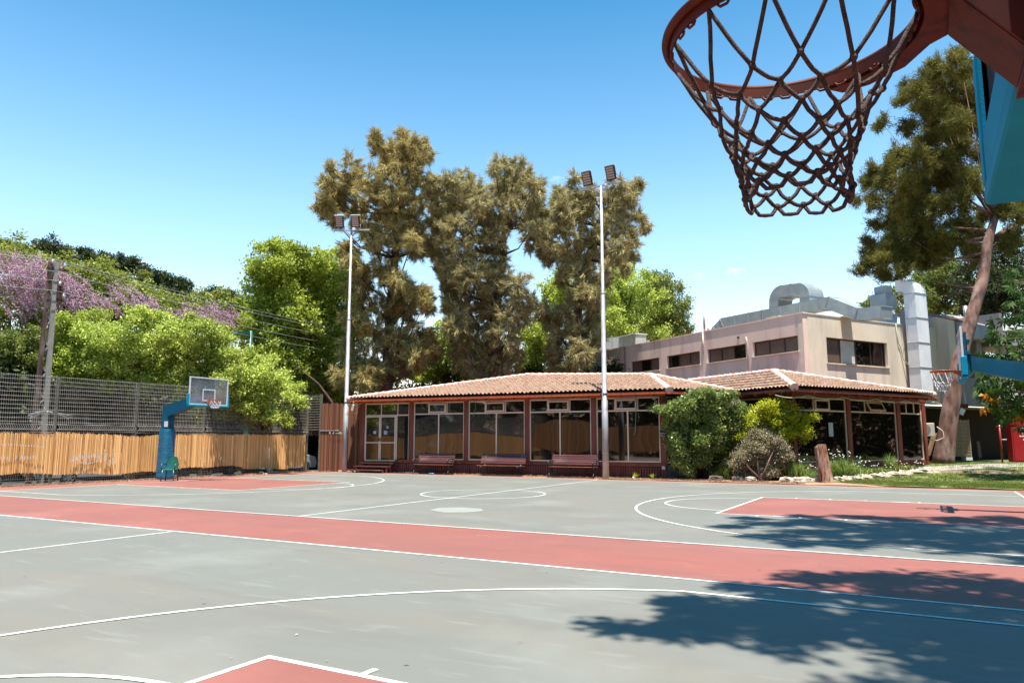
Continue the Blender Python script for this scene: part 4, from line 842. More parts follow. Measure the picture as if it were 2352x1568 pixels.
flood_pole(base2, 12.55, math.radians(-7), (-.62, .55), 'taller right floodlight pole with two lamps before the pavilion windows', (0, 0))

# ---------------------------------------------------------------- benches
def bench(arms, wd, ironm):
    X = MB
    r = empty('park_bench', (0, 0, 0), 'x', 'bench', 'benches along the pavilion front')
    for k in range(4): X().rbox(-wd/2, wd/2, -.22 + k*.115, -.125 + k*.115, .425 + (.012 if k == 0 else 0) - k*.006, .455 - k*.006, .006).build('seat_slat', M['bench'] if k else M['rafter'], r, local=True)
    for k in range(5):
        z = .52 + k*.088; y = .24 + k*.042
        MB(Matrix.Translation((0, y, z)) @ Matrix.Rotation(math.radians(-20), 4, 'X')).rbox(-wd/2, wd/2, -.014, .014, 0, .072, .005).build('back_slat', M['bench'], r, local=True)
    for sx in (-1, 1):
        x = sx * (wd/2 - (.06 if arms else .22)); b = MB()
        if arms:
            for ph in (0,):
                b.tube([(x, -.26, 0), (x, -.20, .12), (x, -.08, .22), (x, .06, .28), (x, .16, .38)], .02, 6); b.tube([(x, .30, 0), (x, .22, .12), (x, .10, .22), (x, -.08, .30), (x, -.2, .40)], .02, 6)
                b.bar((x, -.24, .405), (x, .24, .385), .05, .035); b.bar((x, .22, .38), (x, .45, .96), .05, .035)
                b.tube([(x, .33, .70), (x, .1, .71), (x, -.1, .69), (x, -.24, .66), (x, -.29, .60), (x, -.26, .54), (x, -.2, .54), (x, -.19, .60)], .024, 7); b.tube([(x, -.2, .54), (x, -.2, .42)], .02, 6)
        else:
            b.bar((x, -.12, 0), (x, -.12, .42), .05, .03); b.bar((x, .22, 0), (x, .22, .42), .05, .03); b.bar((x, -.24, .405), (x, .24, .385), .05, .03); b.bar((x, .22, .38), (x, .42, .92), .05, .03)
        b.build('side_frame', ironm, r, local=True)
    if arms: MB().tube([(-wd/2 + .06, .03, .25), (wd/2 - .06, .03, .25)], .012, 6).build('tie_rod', ironm, r, local=True)
    return r
rz = math.atan2(.089, .996)
b1 = bench(True, 1.95, M['iron']); b1.location = (-20.15, 28.35, 0); b1.rotation_euler.z = rz; b1['label'] = 'dark slatted bench with curled iron arms, leftmost, beside the entrance steps'
b3 = dup(b1, (-13.25, 28.85, 0), rz - .03, 'dark slatted bench with curled iron arms just left of the right floodlight pole'); b3.scale = (1.1, 1, 1)
b2 = bench(False, 2.2, M['iron2']); b2.location = (-16.7, 28.7, 0); b2.rotation_euler.z = rz + .03; b2['label'] = 'reddish armless slatted bench, the middle one of the three before the pavilion'
o = MB().tube([(-20.1, 28.0, .04), (-19.9, 28.02, .04), (-19.84, 28.02, .04)], [.035, .035, .015], 8).build('bottle', M['ball']); props(o, 'small blue bottle lying under the leftmost bench', 'bottle')
o = empty('paper_cup', (-10.55, 28.9, 0), 'crumpled white paper cup on the ground by the pavilion right of the tall pole', 'cup'); MB().tube([(-10.55, 28.9, 0), (-10.55, 28.9, .1)], [.06, .03], 9).build('cup_body', M['white'], o); 
o = MB().add([(-27.0 + .1*math.cos(a), 24.6 + .14*math.sin(a), .005 + .03*(i % 2)) for i, a in enumerate(np.arange(0, 6.2, .6))], [tuple(range(11))]).build('wrapper', M['white']); props(o, 'crumpled pale wrapper on the red border near the reed fence', 'litter')

# ---------------------------------------------------------------- left fence, reed screen, gate
FX = -28.0
posts = [-14, -10.8, -7.6, -4.4, -1.2, 2.0, 5.6, 8.9, 12.2, 15.44, 18.62, 21.86, 25.07, 28.16]
fe = empty('mesh_fence', (FX, 15, 0), 'tall grey welded mesh fence on olive posts above the yellow reed screen', 'fence')
for y in posts: MB().box(FX - .05, FX + .05, y - .05, y + .05, -.1, 3.9).build('fence_post', M['fencepost'], fe)
for y0, y1 in zip(posts, posts[1:]):
    b = MB(); bow = random.uniform(-.02, .04)
    zs = [0.02, .12, .22] + list(np.arange(2.22, 3.9, .15))
    for z in zs: b.tube([(FX + .06, y0 + .05, z + random.uniform(-.01, .01)), (FX + .06 + bow, (y0+y1)/2, z + random.uniform(-.012, .012)), (FX + .06, y1 - .05, z)], .0062, 4, False)
    for z in (1.86, 1.96, 2.14): b.tube([(FX + .06 + (.03 if z == 1.96 else .0), y0 + .05, z), (FX + .06, y1 - .05, z + random.uniform(-.02, .02))], .011, 4, False)
    for y in np.arange(y0 + .08, y1 - .05, .075): b.tube([(FX + .06, y, 0), (FX + .06, y, 1.84), (FX + .09, y - .01, 1.93), (FX + .14, y + .05, 2.02), (FX + .06, y + .02, 2.15), (FX + .06 + bow*.5, y, 3.0), (FX + .06, y, 3.92)], [.006, .007, .012, .012, .010, .0075, .007], 3, False)
    b.build('mesh_panel', M['fencewire'], fe)
# corner return of the fence towards the gate
b = MB()
for z in np.arange(2.1, 3.9, .13): b.tube([(FX + .05, 28.2, z), (-26.95, 28.05, z)], .008, 4, False)
for x in np.arange(FX + .1, -26.95, .1): b.tube([(x, 28.18, 1.8), (x, 28.15, 3.9)], .006, 3, False)
b.build('mesh_panel', M['fencewire'], fe); MB().box(-27.0, -26.9, 28.0, 28.1, 0, 3.9).build('fence_post', M['fencepost'], fe)
def reeds(name, y0, y1, xf, z0f, z1f, m, w_=.028, parent=None, gap=.004, dens=1.0, P0=None, P1=None, lab=None):
    V = []; F = []; L = (y1 - y0); n = int(L / w_)
    a_ = Vector(P0); d_ = (Vector(P1) - a_).normalized(); nr = Vector((d_.y, -d_.x, 0))
    for layer in (0, 1):
        for i in range(n):
            s = (i + random.uniform(-.3, .3) + .5*layer) * w_; off = xf(s) + random.uniform(-.012, .012) - layer * .025
            r_ = w_ * random.uniform(.45, .62); zt = z1f(s) + random.gauss(0, .018) ; zb = z0f(s) + random.gauss(0, .015); ln = random.uniform(-.012, .012)
            if random.random() < .02: zt -= random.uniform(0, .15)
            if layer: zt -= .04; zb += .03
            for z, dx in ((zb, 0), (zt, ln)):
                for (u, v) in ((-r_, 0), (0, r_*.8), (r_, 0)): p = a_ + d_ * (s + u + dx) + nr * (off + v); V.append((p.x, p.y, z))
            b_ = len(V) - 6; F += [(b_, b_+1, b_+4, b_+3), (b_+1, b_+2, b_+5, b_+4)]
    return np_obj(name, V, F, m, parent)
def wav(s, k): return .05*math.sin(s*.9 + k) + .03*math.sin(2.7*s + 2*k)
def ztop(s): y = s - 12; return 1.83 - .10*max(0, math.sin((y - 15)*.45))**6 + .015*math.sin(s*3) + .01*math.sin(s*11)
def zbot(s): y = s - 12; return .33 + .07*math.sin(s*.75 + 1) + .03*math.sin(s*2.9) - (.08 if y > 24 else 0)
o = reeds('reed_screen', -12, 28.0, lambda s: .13 + wav(s, 0)*.6, zbot, ztop, M['reed'], P0=(FX, -12, 0), P1=(FX, 28.0, 0))
props(o, 'long yellow bamboo reed screen tied to the lower half of the mesh fence', 'reed screen')
# faded white spray strokes on the canes
b = MB()
def stroke(y, z, hh=.09, w_=.03): b.box(FX + .21, FX + .222, y - w_/2, y + w_/2, z - hh/2, z + hh/2)
for i in range(26): stroke(12.6 + i*.095, 1.32 + .10*math.sin(i/25*PI) + random.uniform(-.01, .01), .06)
for i in range(24): 
    if random.random() < .7: stroke(12.6 + i*.095, .95 + random.uniform(-.03, .03), .12)
for i in range(16): stroke(16.1 + i*.07, .95 + random.uniform(-.05, .05), .14); stroke(16.0 + i*.07, .76 + .06*math.cos(i/3) , .06)
for i in range(10): stroke(17.3 + random.uniform(0, .5), random.uniform(.6, 1.0), .12)
for i in range(40): 
    if random.random() < .6: stroke(20.6 + random.uniform(0, 3.4), random.choice((1.25, 1.22, .75, .8, .68)) + random.uniform(-.04, .04), random.uniform(.04, .12))
for i in range(10): stroke(24.4 + random.uniform(0, 1.6), random.uniform(.6, 1.2), .07)
sp = b.build('spray_mark', M['chalk']); sp.parent = o
# dark reed gate panels
def gatepanel(P0, P1, z0, z1, lab):
    L = (Vector(P1) - Vector(P0)).length
    o = reeds('reed_gate_panel', 0, L, lambda s: .03, lambda s: z0 + .02*math.sin(5*s), lambda s: z1 + .02*math.sin(3*s), M['reeddark'], P0=P0, P1=P1, w_=.03)
    return props(o, lab, 'reed panel', 'dark reed panels beside the pavilion')
g0, g1, g2 = (-26.9, 28.05, 0), (-25.95, 28.4, 0), (-24.9, 28.85, 0)
gatepanel(g0, g1, .0, 2.02, 'lower dark brown reed panel of the gate left of the floodlight pole')
gatepanel(g0, (-25.9, 28.42, 0), 2.08, 3.42, 'upper dark brown reed panel above the gate rail')
gatepanel(g1, g2, .05, 3.40, 'tall dark brown reed panel between the floodlight pole and the pavilion')
b = MB(); b.bar((g0[0], g0[1]-.06, 2.05), (g1[0], g1[1]-.06, 2.05), .04, .05); b.bar((g1[0], g1[1]-.05, .1), (g1[0], g1[1]-.05, 2.05), .04, .04)
o = b.build('gate_rail', M['pole']); props(o, 'grey steel rail between the lower and upper dark reed panels', 'gate rail')
b = MB()
for i in range(13): 
    if random.random() < .8: x = g0[0] + .45 + i*.055; b.box(x - .015, x + .015, g0[1] + .17 + i*.02 - .13, g0[1] + .178 + i*.02 - .13, 1.88, 1.88 + random.uniform(.05, .12))
o = b.build('faded_lettering', M['chalk']); o.parent = bpy.data.objects['reed_gate_panel']

# utility pole with its wires and spiked collar
u = empty('utility_pole', (-31.0, 16.6, -.24), 'tall lattice braced concrete utility pole rising behind the mesh fence', 'utility pole')
PT = 8.85; 
b = MB(); b.add([(-31.09, 16.64, -.24), (-30.91, 16.64, -.24), (-30.91, 16.82, -.24), (-31.09, 16.82, -.24), (-31.08, 16.52, PT), (-30.92, 16.52, PT), (-30.92, 16.70, PT), (-31.08, 16.70, PT)], [(0, 1, 5, 4), (1, 2, 6, 5), (2, 3, 7, 6), (3, 0, 4, 7), (4, 5, 6, 7)]); b.build('leg', M['concrete'], u)
b = MB(); b.add([(-31.12, 16.22, -.24), (-30.88, 16.22, -.24), (-30.88, 16.34, -.24), (-31.12, 16.34, -.24), (-31.08, 16.36, PT), (-30.92, 16.36, PT), (-30.92, 16.46, PT), (-31.08, 16.46, PT)], [(0, 1, 5, 4), (1, 2, 6, 5), (2, 3, 7, 6), (3, 0, 4, 7), (4, 5, 6, 7)]); b.build('leg', M['bark'], u)
b = MB()
for i in range(16):
    z = .3 + i*.53; t_ = z/PT; ya = 16.34 + .12*t_; yb = 16.60 - .08*t_
    b.bar((-31, ya - .02, z), (-31, yb + .02, z + .25*(1 if i % 2 else -1)), .1, .05)
b.build('lattice', M['concrete'], u)
b = MB(); b.box(-31.05, -30.95, 16.3, 17.15, 8.55, 8.65); b.build('crossarm', M['bark'], u)
for yy, zz in ((16.45, 8.75), (16.95, 8.70), (16.8, 7.9), (17.0, 7.4)): MB().tube([(-30.9, yy, zz), (-30.9, yy, zz + .18)], [.06, .04], 8).build('insulator', M['white'], u)
MB().box(-31.06, -30.9, 16.7, 16.95, 7.2, 8.1).build('bracket', M['bark'], u)
b = MB()
for i in range(22):
    a = -PI*.1 + 1.2*PI*i/21 + random.uniform(-.05, .05); L_ = random.uniform(.7, 1.15); c0 = Vector((-30.7, 16.6, 2.72)); b.bar(c0, c0 + Vector((.25, math.cos(a)*L_, -.25*abs(math.cos(a)) + .1*math.sin(a) + random.uniform(-.15, .15))), .035, .01)
b.build('anti_climb_spikes', M['white'], u)
for k, (z0, zo, s_) in enumerate(((8.95, 8.95, .9), (8.82, 8.82, 1.0), (8.45, 8.35, 1.0), (8.05, 7.95, 1.1), (7.65, 7.5, 1.1))):
    b = MB(); X_ = -30.85 + .12*(k % 2)
    for ya, yb in ((-20, 16.6), (16.6, 52)):
        n = 24; b.tube([(X_, ya + (yb - ya)*i/n, z0 - s_*.7*4*(i/n)*(1 - i/n)) for i in range(n+1)], .009, 4, False)
    o = b.build('power_line', M['pole']); props(o, ['topmost', 'second highest', 'middle', 'second lowest', 'lowest'][k] + ' thin overhead wire strung from the utility pole past the trees', 'wire', 'overhead wires')

# green street lamp behind the hedge
l_ = empty('street_lamp', (-32.0, 27.7, -.24), 'green street lamp with a flat head sticking out of the light green trees', 'street lamp')
MB().tube([(-32, 27.7, -.24), (-32, 27.7, 1.5), (-32, 27.7, 7.5)], [.14, .12, .10], 10).build('post', M['lampgreen'], l_)
b = MB(); b.add([(-32.1, 27.6, 7.30), (-31.9, 27.6, 7.30), (-31.9, 27.6, 7.46), (-32.1, 27.6, 7.46), (-32.16, 26.6, 7.18), (-31.84, 26.6, 7.18), (-31.84, 26.7, 7.34), (-32.16, 26.7, 7.34)], [(0, 1, 2, 3), (7, 6, 5, 4), (0, 4, 5, 1), (1, 5, 6, 2), (2, 6, 7, 3), (3, 7, 4, 0)]); b.build('lamp_head', M['lampgreen'], l_)

# parked cars seen under the reed screen
def car():
    r = empty('parked_car', (0, 0, 0), 'x', 'car', 'cars parked in the street behind the reed fence')
    prof = [(-2.15, .35), (-2.18, .72), (-1.9, .86), (-1.25, .93), (-.65, 1.38), (.75, 1.42), (1.5, 1.0), (2.05, .88), (2.18, .6), (2.1, .32)]
    vs = []; n = len(prof)
    for x, q in ((-.86, 1.0), (-.8, 1.0), (.8, 1.0), (.86, 1.0)):
        for (y, z) in prof:
            ins = .16 if z > 1.0 else 0; xx = x - math.copysign(ins, x); zz = z - (.05 if abs(x) > .83 else 0); vs.append((xx, y, zz))
    fs = [tuple(range(n)), tuple(range(4*n - 1, 3*n - 1, -1))] + [(k*n + i, k*n + (i+1) % n, (k+1)*n + (i+1) % n, (k+1)*n + i)[::-1] for k in range(3) for i in range(n)]
    body = MB().add(vs, fs).build('body', carpaint('car_paint', (.5, .5, .5)), r, local=True)
    for s_ in (-1, 1): MB().add([(s_*.722, -1.0, .98), (s_*.722, -.62, 1.31), (s_*.722, .70, 1.34), (s_*.722, 1.2, 1.0)], [(0, 1, 2, 3)]).build('side_window', M['glass2'], r, local=True)
    for s_ in (-1, 1):
        for y in (-1.3, 1.3):
            t_ = MB().tube([(s_*.70, y, .32), (s_*.89, y, .32)], .32, 20).build('wheel', M['tyre'], r, local=True)
            b = MB(); x = s_*.895
            for k in range(7): a = 2*PI*k/7; b.bar((x, y, .32), (x, y + .21*math.cos(a), .32 + .21*math.sin(a)), .05, .02, up=(1, 0, 0))
            b.tube([(x - .01, y + .22*math.cos(a), .32 + .22*math.sin(a)) for a in np.arange(0, 6.28, .35)], .018, 5, closed=True); b.build('rim', M['alloy'], t_, local=True)
    for s_ in (-.6, .6): MB().rbox(s_ - .16, s_ + .16, 2.10, 2.2, .62, .74, .02).build('headlight', M['white'], r, local=True); MB().rbox(s_ - .16, s_ + .16, -2.2, -2.10, .66, .78, .02).build('tail_light', M['cabinet'], r, local=True)
    return r
c0 = car(); c0.location = (-31.6, 19.0, -.24); c0['label'] = 'silver parked car whose wheels show under the reed screen beside the blue post'
for k, (y, colr, lb) in enumerate(((13.6, (.02, .02, .025), 'black parked car under the far left end of the reed screen'), (24.4, (.45, .04, .04), 'dark red parked car under the reed screen just right of the blue post'), (29.6, (.7, .7, .7), 'white parked car at the right end of the reed screen'), (8.2, (.3, .32, .35), 'grey parked car in the street beyond the left edge of the fence'))):
    r = dup(c0, (-31.6, y, -.24), 0, lb, 'cars parked in the street behind the reed fence')
    for ch in r.children:
        if ch.name.startswith('body'): ch.data = ch.data.copy(); ch.data.materials[0] = carpaint('car_paint_' + str(k), colr)
for ch in c0.children:
    if ch.name.startswith('body'): ch.data.materials[0] = carpaint('car_paint_silver', (.45, .46, .48))

# ---------------------------------------------------------------- vegetation
def unit(v): return v / (np.linalg.norm(v, axis=1, keepdims=True) + 1e-9)
def clump_pts(cs, per, shell=(.45, 1.05), flat=.85, spread=.28):
    """cs: (n,4) x y z r -> sub-cluster centres and outward dirs"""
    C_ = []; D_ = []; R_ = []
    for (x, y, z, r) in cs:
        n = max(4, int(per * (r ** 1.6))); d = unit(rng.normal(size=(n, 3))); rad = rng.uniform(*shell, n)[:, None] * r
        C_.append(np.array([x, y, z]) + d * rad * np.array([1, 1, flat])); D_.append(d); R_.append(np.full(n, r))
    return np.concatenate(C_), np.concatenate(D_), np.concatenate(R_)
def leafy(cs, per, k, ls, sub, droop=0.0, aspect=.5, shell=(.45, 1.05), ls_var=.35):
    c, d, r = clump_pts(cs, per, shell); n = len(c)
    P_ = np.repeat(c, k, 0) + rng.normal(size=(n*k, 3)) * sub * np.array([1, 1, .7]); D = unit(np.repeat(d, k, 0) * .6 + rng.normal(size=(n*k, 3)) * .8 + np.array([0, 0, -droop]))
    S = unit(np.cross(D, rng.normal(size=(n*k, 3)) + np.array([0, 0, 1.2]))); L = (ls * (1 + rng.uniform(-ls_var, ls_var, n*k)))[:, None]
    V = np.stack([P_, P_ + D*L*.5 + S*L*aspect/2, P_ + D*L, P_ + D*L*.5 - S*L*aspect/2], 1).reshape(-1, 3)
    return V, np.arange(4*n*k).reshape(-1, 4)
def needles(cs, per, k, ln, wd, out_=.7, droop=.25, shell=(.5, 1.02), spread=.55, base=.12):
    c, d, r = clump_pts(cs, per, shell, 1.0); n = len(c); ax = unit(d * out_ + np.array([0, 0, -droop]) + rng.normal(size=(n, 3)) * .35)
    A = np.repeat(ax, k, 0); D = unit(A + rng.normal(size=(n*k, 3)) * spread); P_ = np.repeat(c, k, 0) + rng.normal(size=(n*k, 3)) * base + A * rng.uniform(-.2, .25, (n*k, 1))
    S = unit(np.cross(D, rng.normal(size=(n*k, 3)))) * wd / 2; L = (ln * rng.uniform(.6, 1.2, n*k))[:, None]
    V = np.stack([P_ - S, P_ + S, P_ + D*L], 1).reshape(-1, 3)
    return V, np.arange(3*n*k).reshape(-1, 3)
def clumps(cr, lst, d, dj=1.0, scale=1.0, back=True):
    """photo-measured clump centres set at their own depth; each also gets a twin further in so the crown is as deep as wide"""
    out = []; s = 1.0
    for q in lst:
        x, y, r = q[:3]
        if cr: px, py = K(cr, x, y); rp = r * CR[cr][2] / 1.63265
        else: px, py, rp = x, y, r
        dd = d + rng.uniform(-dj, dj) + (q[3] if len(q) > 3 else 0); p = W(px, py, dd); R_ = rp * dd / f_px * scale
        out.append((p.x, p.y, p.z, R_))
        if back:
            e = rng.uniform(1.2, 2.2) * dj + R_*.6; p = W(px, py, dd) + Vector((FW.x, FW.y, 0)) * e; out.append((p.x, p.y, p.z, R_ * .9))
    return np.array(out)
def fray(cs, n=3, k=.36, out=(.85, 1.3)):
    e = []
    for (x, y, z, r) in cs:
        for d in unit(rng.normal(size=(n, 3))): q = rng.uniform(*out) * r; e.append((x + d[0]*q, y + d[1]*q, z + d[2]*q, r * k * rng.uniform(.7, 1.2)))
    return np.concatenate([cs, np.array(e)])
def limbs(b, trunk, cs, r0=.06, step=1, up=.6):
    T = [Vector(p) for p in trunk]
    for (x, y, z, r) in cs[::step]:
        p = Vector((x, y, z)); zz = z - max(.8, (p - T[-1]).length * up * .5)
        best = min(T, key=lambda t: (t - Vector((x, y, max(zz, T[0].z + 1)))).length)
        mid = best.lerp(p, .5) + Vector((0, 0, -.15 * (p - best).length)); L = (p - best).length
        b.tube([best, mid, p], [min(.16, r0 + .012*L), r0*.8, r0*.35], 5)
def tree(name, base, cs, foliage, fm, label, cat, group=None, trunk=None, tr=(.35, .12), bark='bark', cname='crown', lstep=2, r0=.06):
    base = Vector(base); r = empty(name, base, label, cat, group)
    top = Vector((np.average(cs[:, 0]), np.average(cs[:, 1]), np.percentile(cs[:, 2], 88)))
    if trunk is None: trunk = [base, base.lerp(top, .3) + Vector((.2, 0, .3)), base.lerp(top, .65) + Vector((-.15, .1, 0)), top]
    n = len(trunk); rs = [tr[0] + (tr[1] - tr[0]) * i / (n - 1) for i in range(n)]; rs[0] *= 1.25
    fine = []; fr_ = []
    for i in range(n - 1):
        for j in range(4): fine.append(Vector(trunk[i]).lerp(Vector(trunk[i+1]), j/4)); fr_.append((rs[i] + (rs[i+1]-rs[i])*j/4) * random.uniform(.94, 1.06))
    fine.append(Vector(trunk[-1])); fr_.append(rs[-1])
    b = MB(); b.tube(fine, fr_, 10); limbs(b, fine[3:], cs, r0, lstep); b.build('trunk', M[bark], r)
    V, F = foliage(cs); np_obj(cname, V, F, M[fm], r)
    return r
# three big casuarinas behind the long roof
CL = [(580,160,40),(585,210,45),(660,205,32),(700,190,20),(470,215,60),(440,180,30),(540,260,80),(640,310,50),(300,330,60),(400,400,85),(520,420,95),(620,430,70),(215,340,30),(190,400,35),(200,470,55),(135,520,32),(170,545,35),(260,510,60),(310,440,60),(440,540,90),(560,560,85),(640,620,60),(370,620,40),(420,700,75),(540,690,75),(640,710,50),(690,690,40),(310,850,45),(290,740,25),(280,780,30),(350,900,50),(460,860,85),(560,930,70),(650,990,45),(700,1050,28),(700,985,25),(340,1010,70),(480,1060,95),(600,1080,85),(300,1130,55),(430,1230,95),(560,1250,95),(680,1220,65),(735,1290,40),(300,1320,70),(420,1400,90),(540,1380,80),(640,1340,60),(240,1450,45),(380,1460,70)]
CM = [(735,400,35),(800,400,45),(860,390,45),(920,380,45),(740,450,45),(780,520,70),(880,500,80),(975,420,50),(1000,500,75),(1080,330,38),(1130,330,48),(1200,320,42),(1245,370,40),(1150,420,75),(1290,430,45),(1320,400,25),(1060,540,85),(1180,540,45),(1280,540,75),(740,620,45),(780,620,60),(860,640,85),(980,670,85),(1090,680,60),(1280,640,70),(1330,560,40),(740,740,38),(800,770,60),(780,850,30),(900,790,80),(1040,810,85),(840,880,45),(930,900,70),(830,1000,50),(860,940,50),(1020,930,80),(1110,900,75),(1200,960,75),(1060,1040,95),(920,1060,55),(830,1070,30),(1170,1110,85),(900,1130,50),(850,1180,60),(1000,1190,90),(1130,1230,85),(1250,1060,50),(890,1280,70),(1040,1330,100),(1170,1340,65),(960,1400,75),(1100,1430,70)]
CRR = [(1510,400,35),(1500,470,45),(1415,490,45),(1420,460,22),(1440,560,50),(1550,520,75),(1600,450,40),(1730,420,50),(1820,420,35),(1850,410,18),(1700,510,75),(1790,510,50),(1845,590,38),(1875,650,25),(1350,620,55),(1360,690,55),(1450,650,80),(1590,640,80),(1710,630,80),(1810,700,42),(1370,760,45),(1480,790,80),(1620,770,75),(1740,750,60),(1810,810,30),(1560,900,70),(1680,880,45),(1450,880,30),(1530,1000,65),(1610,1010,60),(1600,1100,60),(1450,1100,60),(1500,1170,45),(1390,1130,45),(1330,1080,25),(1570,1200,75),(1620,1250,45),(1450,1250,75),(1540,1310,80),(1400,1320,50),(1480,1400,60),(1420,1400,45)]
cas = lambda cs: needles(fray(cs * np.array([1, 1, 1, .86]), 6, .32, (.9, 1.6)), 62, 44, .36, .034, out_=.7, droop=.12, spread=.30, base=.06, shell=(.6, 1.08))
def btree(px, d): p = W(px, 1010, d); return (p.x, p.y, -.2)
cs = clumps(9, CL, 42, 1.3, scale=.84); B0 = Vector(btree(880, 42.5))
tree('casuarina_tree', B0, cs, cas, 'cas', 'tallest shaggy olive brown casuarina, leftmost of three behind the tiled roof', 'tree', 'casuarina trees behind the pavilion', [B0, B0 + Vector((.2, 0, 5)), B0 + Vector((.1, .3, 10)), B0 + Vector((.8, 0, 15)), B0 + Vector((1.0, 0, 18))], (.45, .08), r0=.05)
cs = clumps(9, CM, 43, 1.5, scale=.84); B0 = Vector(btree(1145, 43.5))
tree('casuarina_tree', B0, cs, cas, 'cas2', 'broad drooping casuarina in the middle, its open top standing between the two others', 'tree', 'casuarina trees behind the pavilion', [B0, B0 + Vector((0, 0, 5)), B0 + Vector((-.5, .3, 9)), B0 + Vector((.4, 0, 13)), B0 + Vector((.3, 0, 16))], (.45, .08), r0=.05)
cs = clumps(9, CRR, 44, 1.3, scale=.84); B0 = Vector(btree(1310, 45))
tree('casuarina_tree', B0, cs, cas, 'cas2', 'rightmost casuarina, its top ragged behind the tall right floodlight pole', 'tree', 'casuarina trees behind the pavilion', [B0, B0 + Vector((.2, 0, 6)), B0 + Vector((.6, .3, 11)), B0 + Vector((2, 0, 15)), B0 + Vector((2.6, 0, 16))], (.45, .1), r0=.05)

leaf = lambda per, k, ls, sub, **kw: (lambda cs: leafy(fray(cs * np.array([1, 1, 1, .9]), 5, .36, (.9, 1.5)), per, k, ls, sub, **kw))
lf = leaf(60, 34, .12, .13, droop=.15)
def ltree(px, d, cr, lst, fm, label, group, dj=1.0, fol=None, name='leafy_tree', tr=(.22, .06), back=True):
    cs = clumps(cr, lst, d, dj, back=back); return tree(name, btree(px, d + .3), cs, fol or lf, fm, label, 'tree', group, tr=tr)
G1 = 'light green trees behind the left fence'
ltree(300, 33, 1, [(720,640,110),(800,560,80),(860,500,50),(620,700,100),(900,640,90),(700,780,110),(820,780,110),(940,760,90),(600,600,70),(740,880,70),(850,900,60),(990,600,70),(960,540,40),(680,920,30),(760,700,100),(520,620,60),(540,740,70)], 'lime', 'bright lime green tree in the middle behind the mesh fence, left of the clear backboard', G1)
ltree(470, 33.5, 1, [(1150,620,90),(1080,720,100),(1230,700,100),(1120,830,110),(1240,840,110),(1340,760,80),(1320,880,90),(1050,900,80),(1180,960,80),(1060,1000,45),(1300,990,60),(1160,1060,40),(1290,1060,35),(1160,560,50),(1230,590,60),(1390,840,60)], 'lime2', 'lime green tree right behind the clear backboard of the left stand', G1)
ltree(580, 35, 1, [(1420,800,60),(1480,880,90),(1560,850,70),(1400,960,80),(1520,960,90),(1600,940,60),(1660,900,40),(1450,1050,60),(1560,1060,60),(1610,1100,40),(1700,990,30),(1480,1120,40),(1500,760,50)], 'lime', 'lime green tree hanging over the right end of the mesh fence', G1)
ltree(190, 34, 1, [(380,600,80),(450,560,60),(400,700,100),(480,780,110),(360,800,90),(560,860,80),(420,900,80),(620,930,60),(520,520,50),(350,540,40),(300,680,60),(560,680,70)], 'fresh', 'mid green tree between the utility pole and the lime green trees', G1)
ltree(60, 33, 1, [(60,720,90),(150,700,80),(200,640,50),(30,800,80),(130,800,90),(220,780,70),(60,660,50),(250,700,50),(-60,700,100),(-120,800,100),(240,870,50)], 'mid', 'darker green tree at the far left below the mauve blossom', G1)
lf2 = leaf(38, 30, .18, .18, droop=.1)
ltree(640, 44, 1, [(1600,130,55),(1560,190,70),(1660,200,70),(1530,280,90),(1640,300,100),(1720,240,60),(1500,380,80),(1600,400,110),(1700,400,80),(1480,480,80),(1580,500,110),(1700,500,100),(1450,580,70),(1560,620,100),(1680,620,110),(1480,240,45),(1620,90,25),(1700,110,25),(1480,700,70),(1600,740,90),(1700,760,90),(1640,850,80)], 'fresh', 'tall fresh green tree left of the left floodlight pole', 'tall green trees at the court corner', 1.4, lf2, tr=(.3, .08))
ltree(740, 46, 1, [(1850,170,60),(1940,160,55),(1800,250,80),(1900,250,90),(1990,220,60),(1790,370,90),(1900,360,100),(2010,330,80),(1820,480,100),(1940,480,100),(2040,450,60),(1800,600,100),(1920,600,110),(2040,600,90),(1830,730,100),(1950,730,110),(1780,850,90),(1900,860,100),(2020,850,90),(1820,950,60),(1960,950,60),(1760,140,30)], 'fresh', 'tall yellowish green tree directly behind the left floodlight pole', 'tall green trees at the court corner', 1.4, lf2, tr=(.3, .08))
# bare leaning limb low in that tree
a, b_ = W(*K(1, 1780, 830), 41), W(*K(1, 1960, 1025), 41)
o = MB().tube([b_ - Vector((-.3, 0, 3)), b_, a.lerp(b_, .5) + Vector((0, 0, .2)), a], [.11, .085, .06, .035], 8).build('bare_branch', M['bark']); props(o, 'bare curved brown branch leaning above the dark reed gate', 'branch')
# trees seen low between the casuarinas and right of them
ltree(960, 50, 9, [(640,1400,70),(700,1330,70),(760,1250,60),(800,1180,50),(860,1150,40),(880,1250,80),(840,1350,90),(740,1420,80),(920,1400,70),(1000,1300,60)], 'fresh', 'green tree glimpsed low between the left and middle casuarinas', 'green trees behind the casuarinas', 1.5, lf2)
ltree(1230, 50, 9, [(1260,1200,60),(1290,1290,70),(1250,1380,70),(1330,1400,60),(1370,1250,60),(1400,960,60),(1380,1060,70),(1350,1150,60),(1430,900,45),(1450,1010,60)], 'fresh', 'green tree glimpsed low between the middle and right casuarinas', 'green trees behind the casuarinas', 1.5, lf2)
ltree(1480, 58, 9, [(1760,900,60),(1720,960,80),(1820,950,80),(1690,1060,90),(1800,1060,100),(1900,1050,90),(1700,1150,90),(1820,1160,90),(1930,1150,80),(1640,1170,70),(1790,860,35),(1980,1200,60),(1650,980,60)], 'lime', 'round lime green tree right of the tall floodlight pole above the flat roof', 'green trees behind the casuarinas', 1.6, lf2)
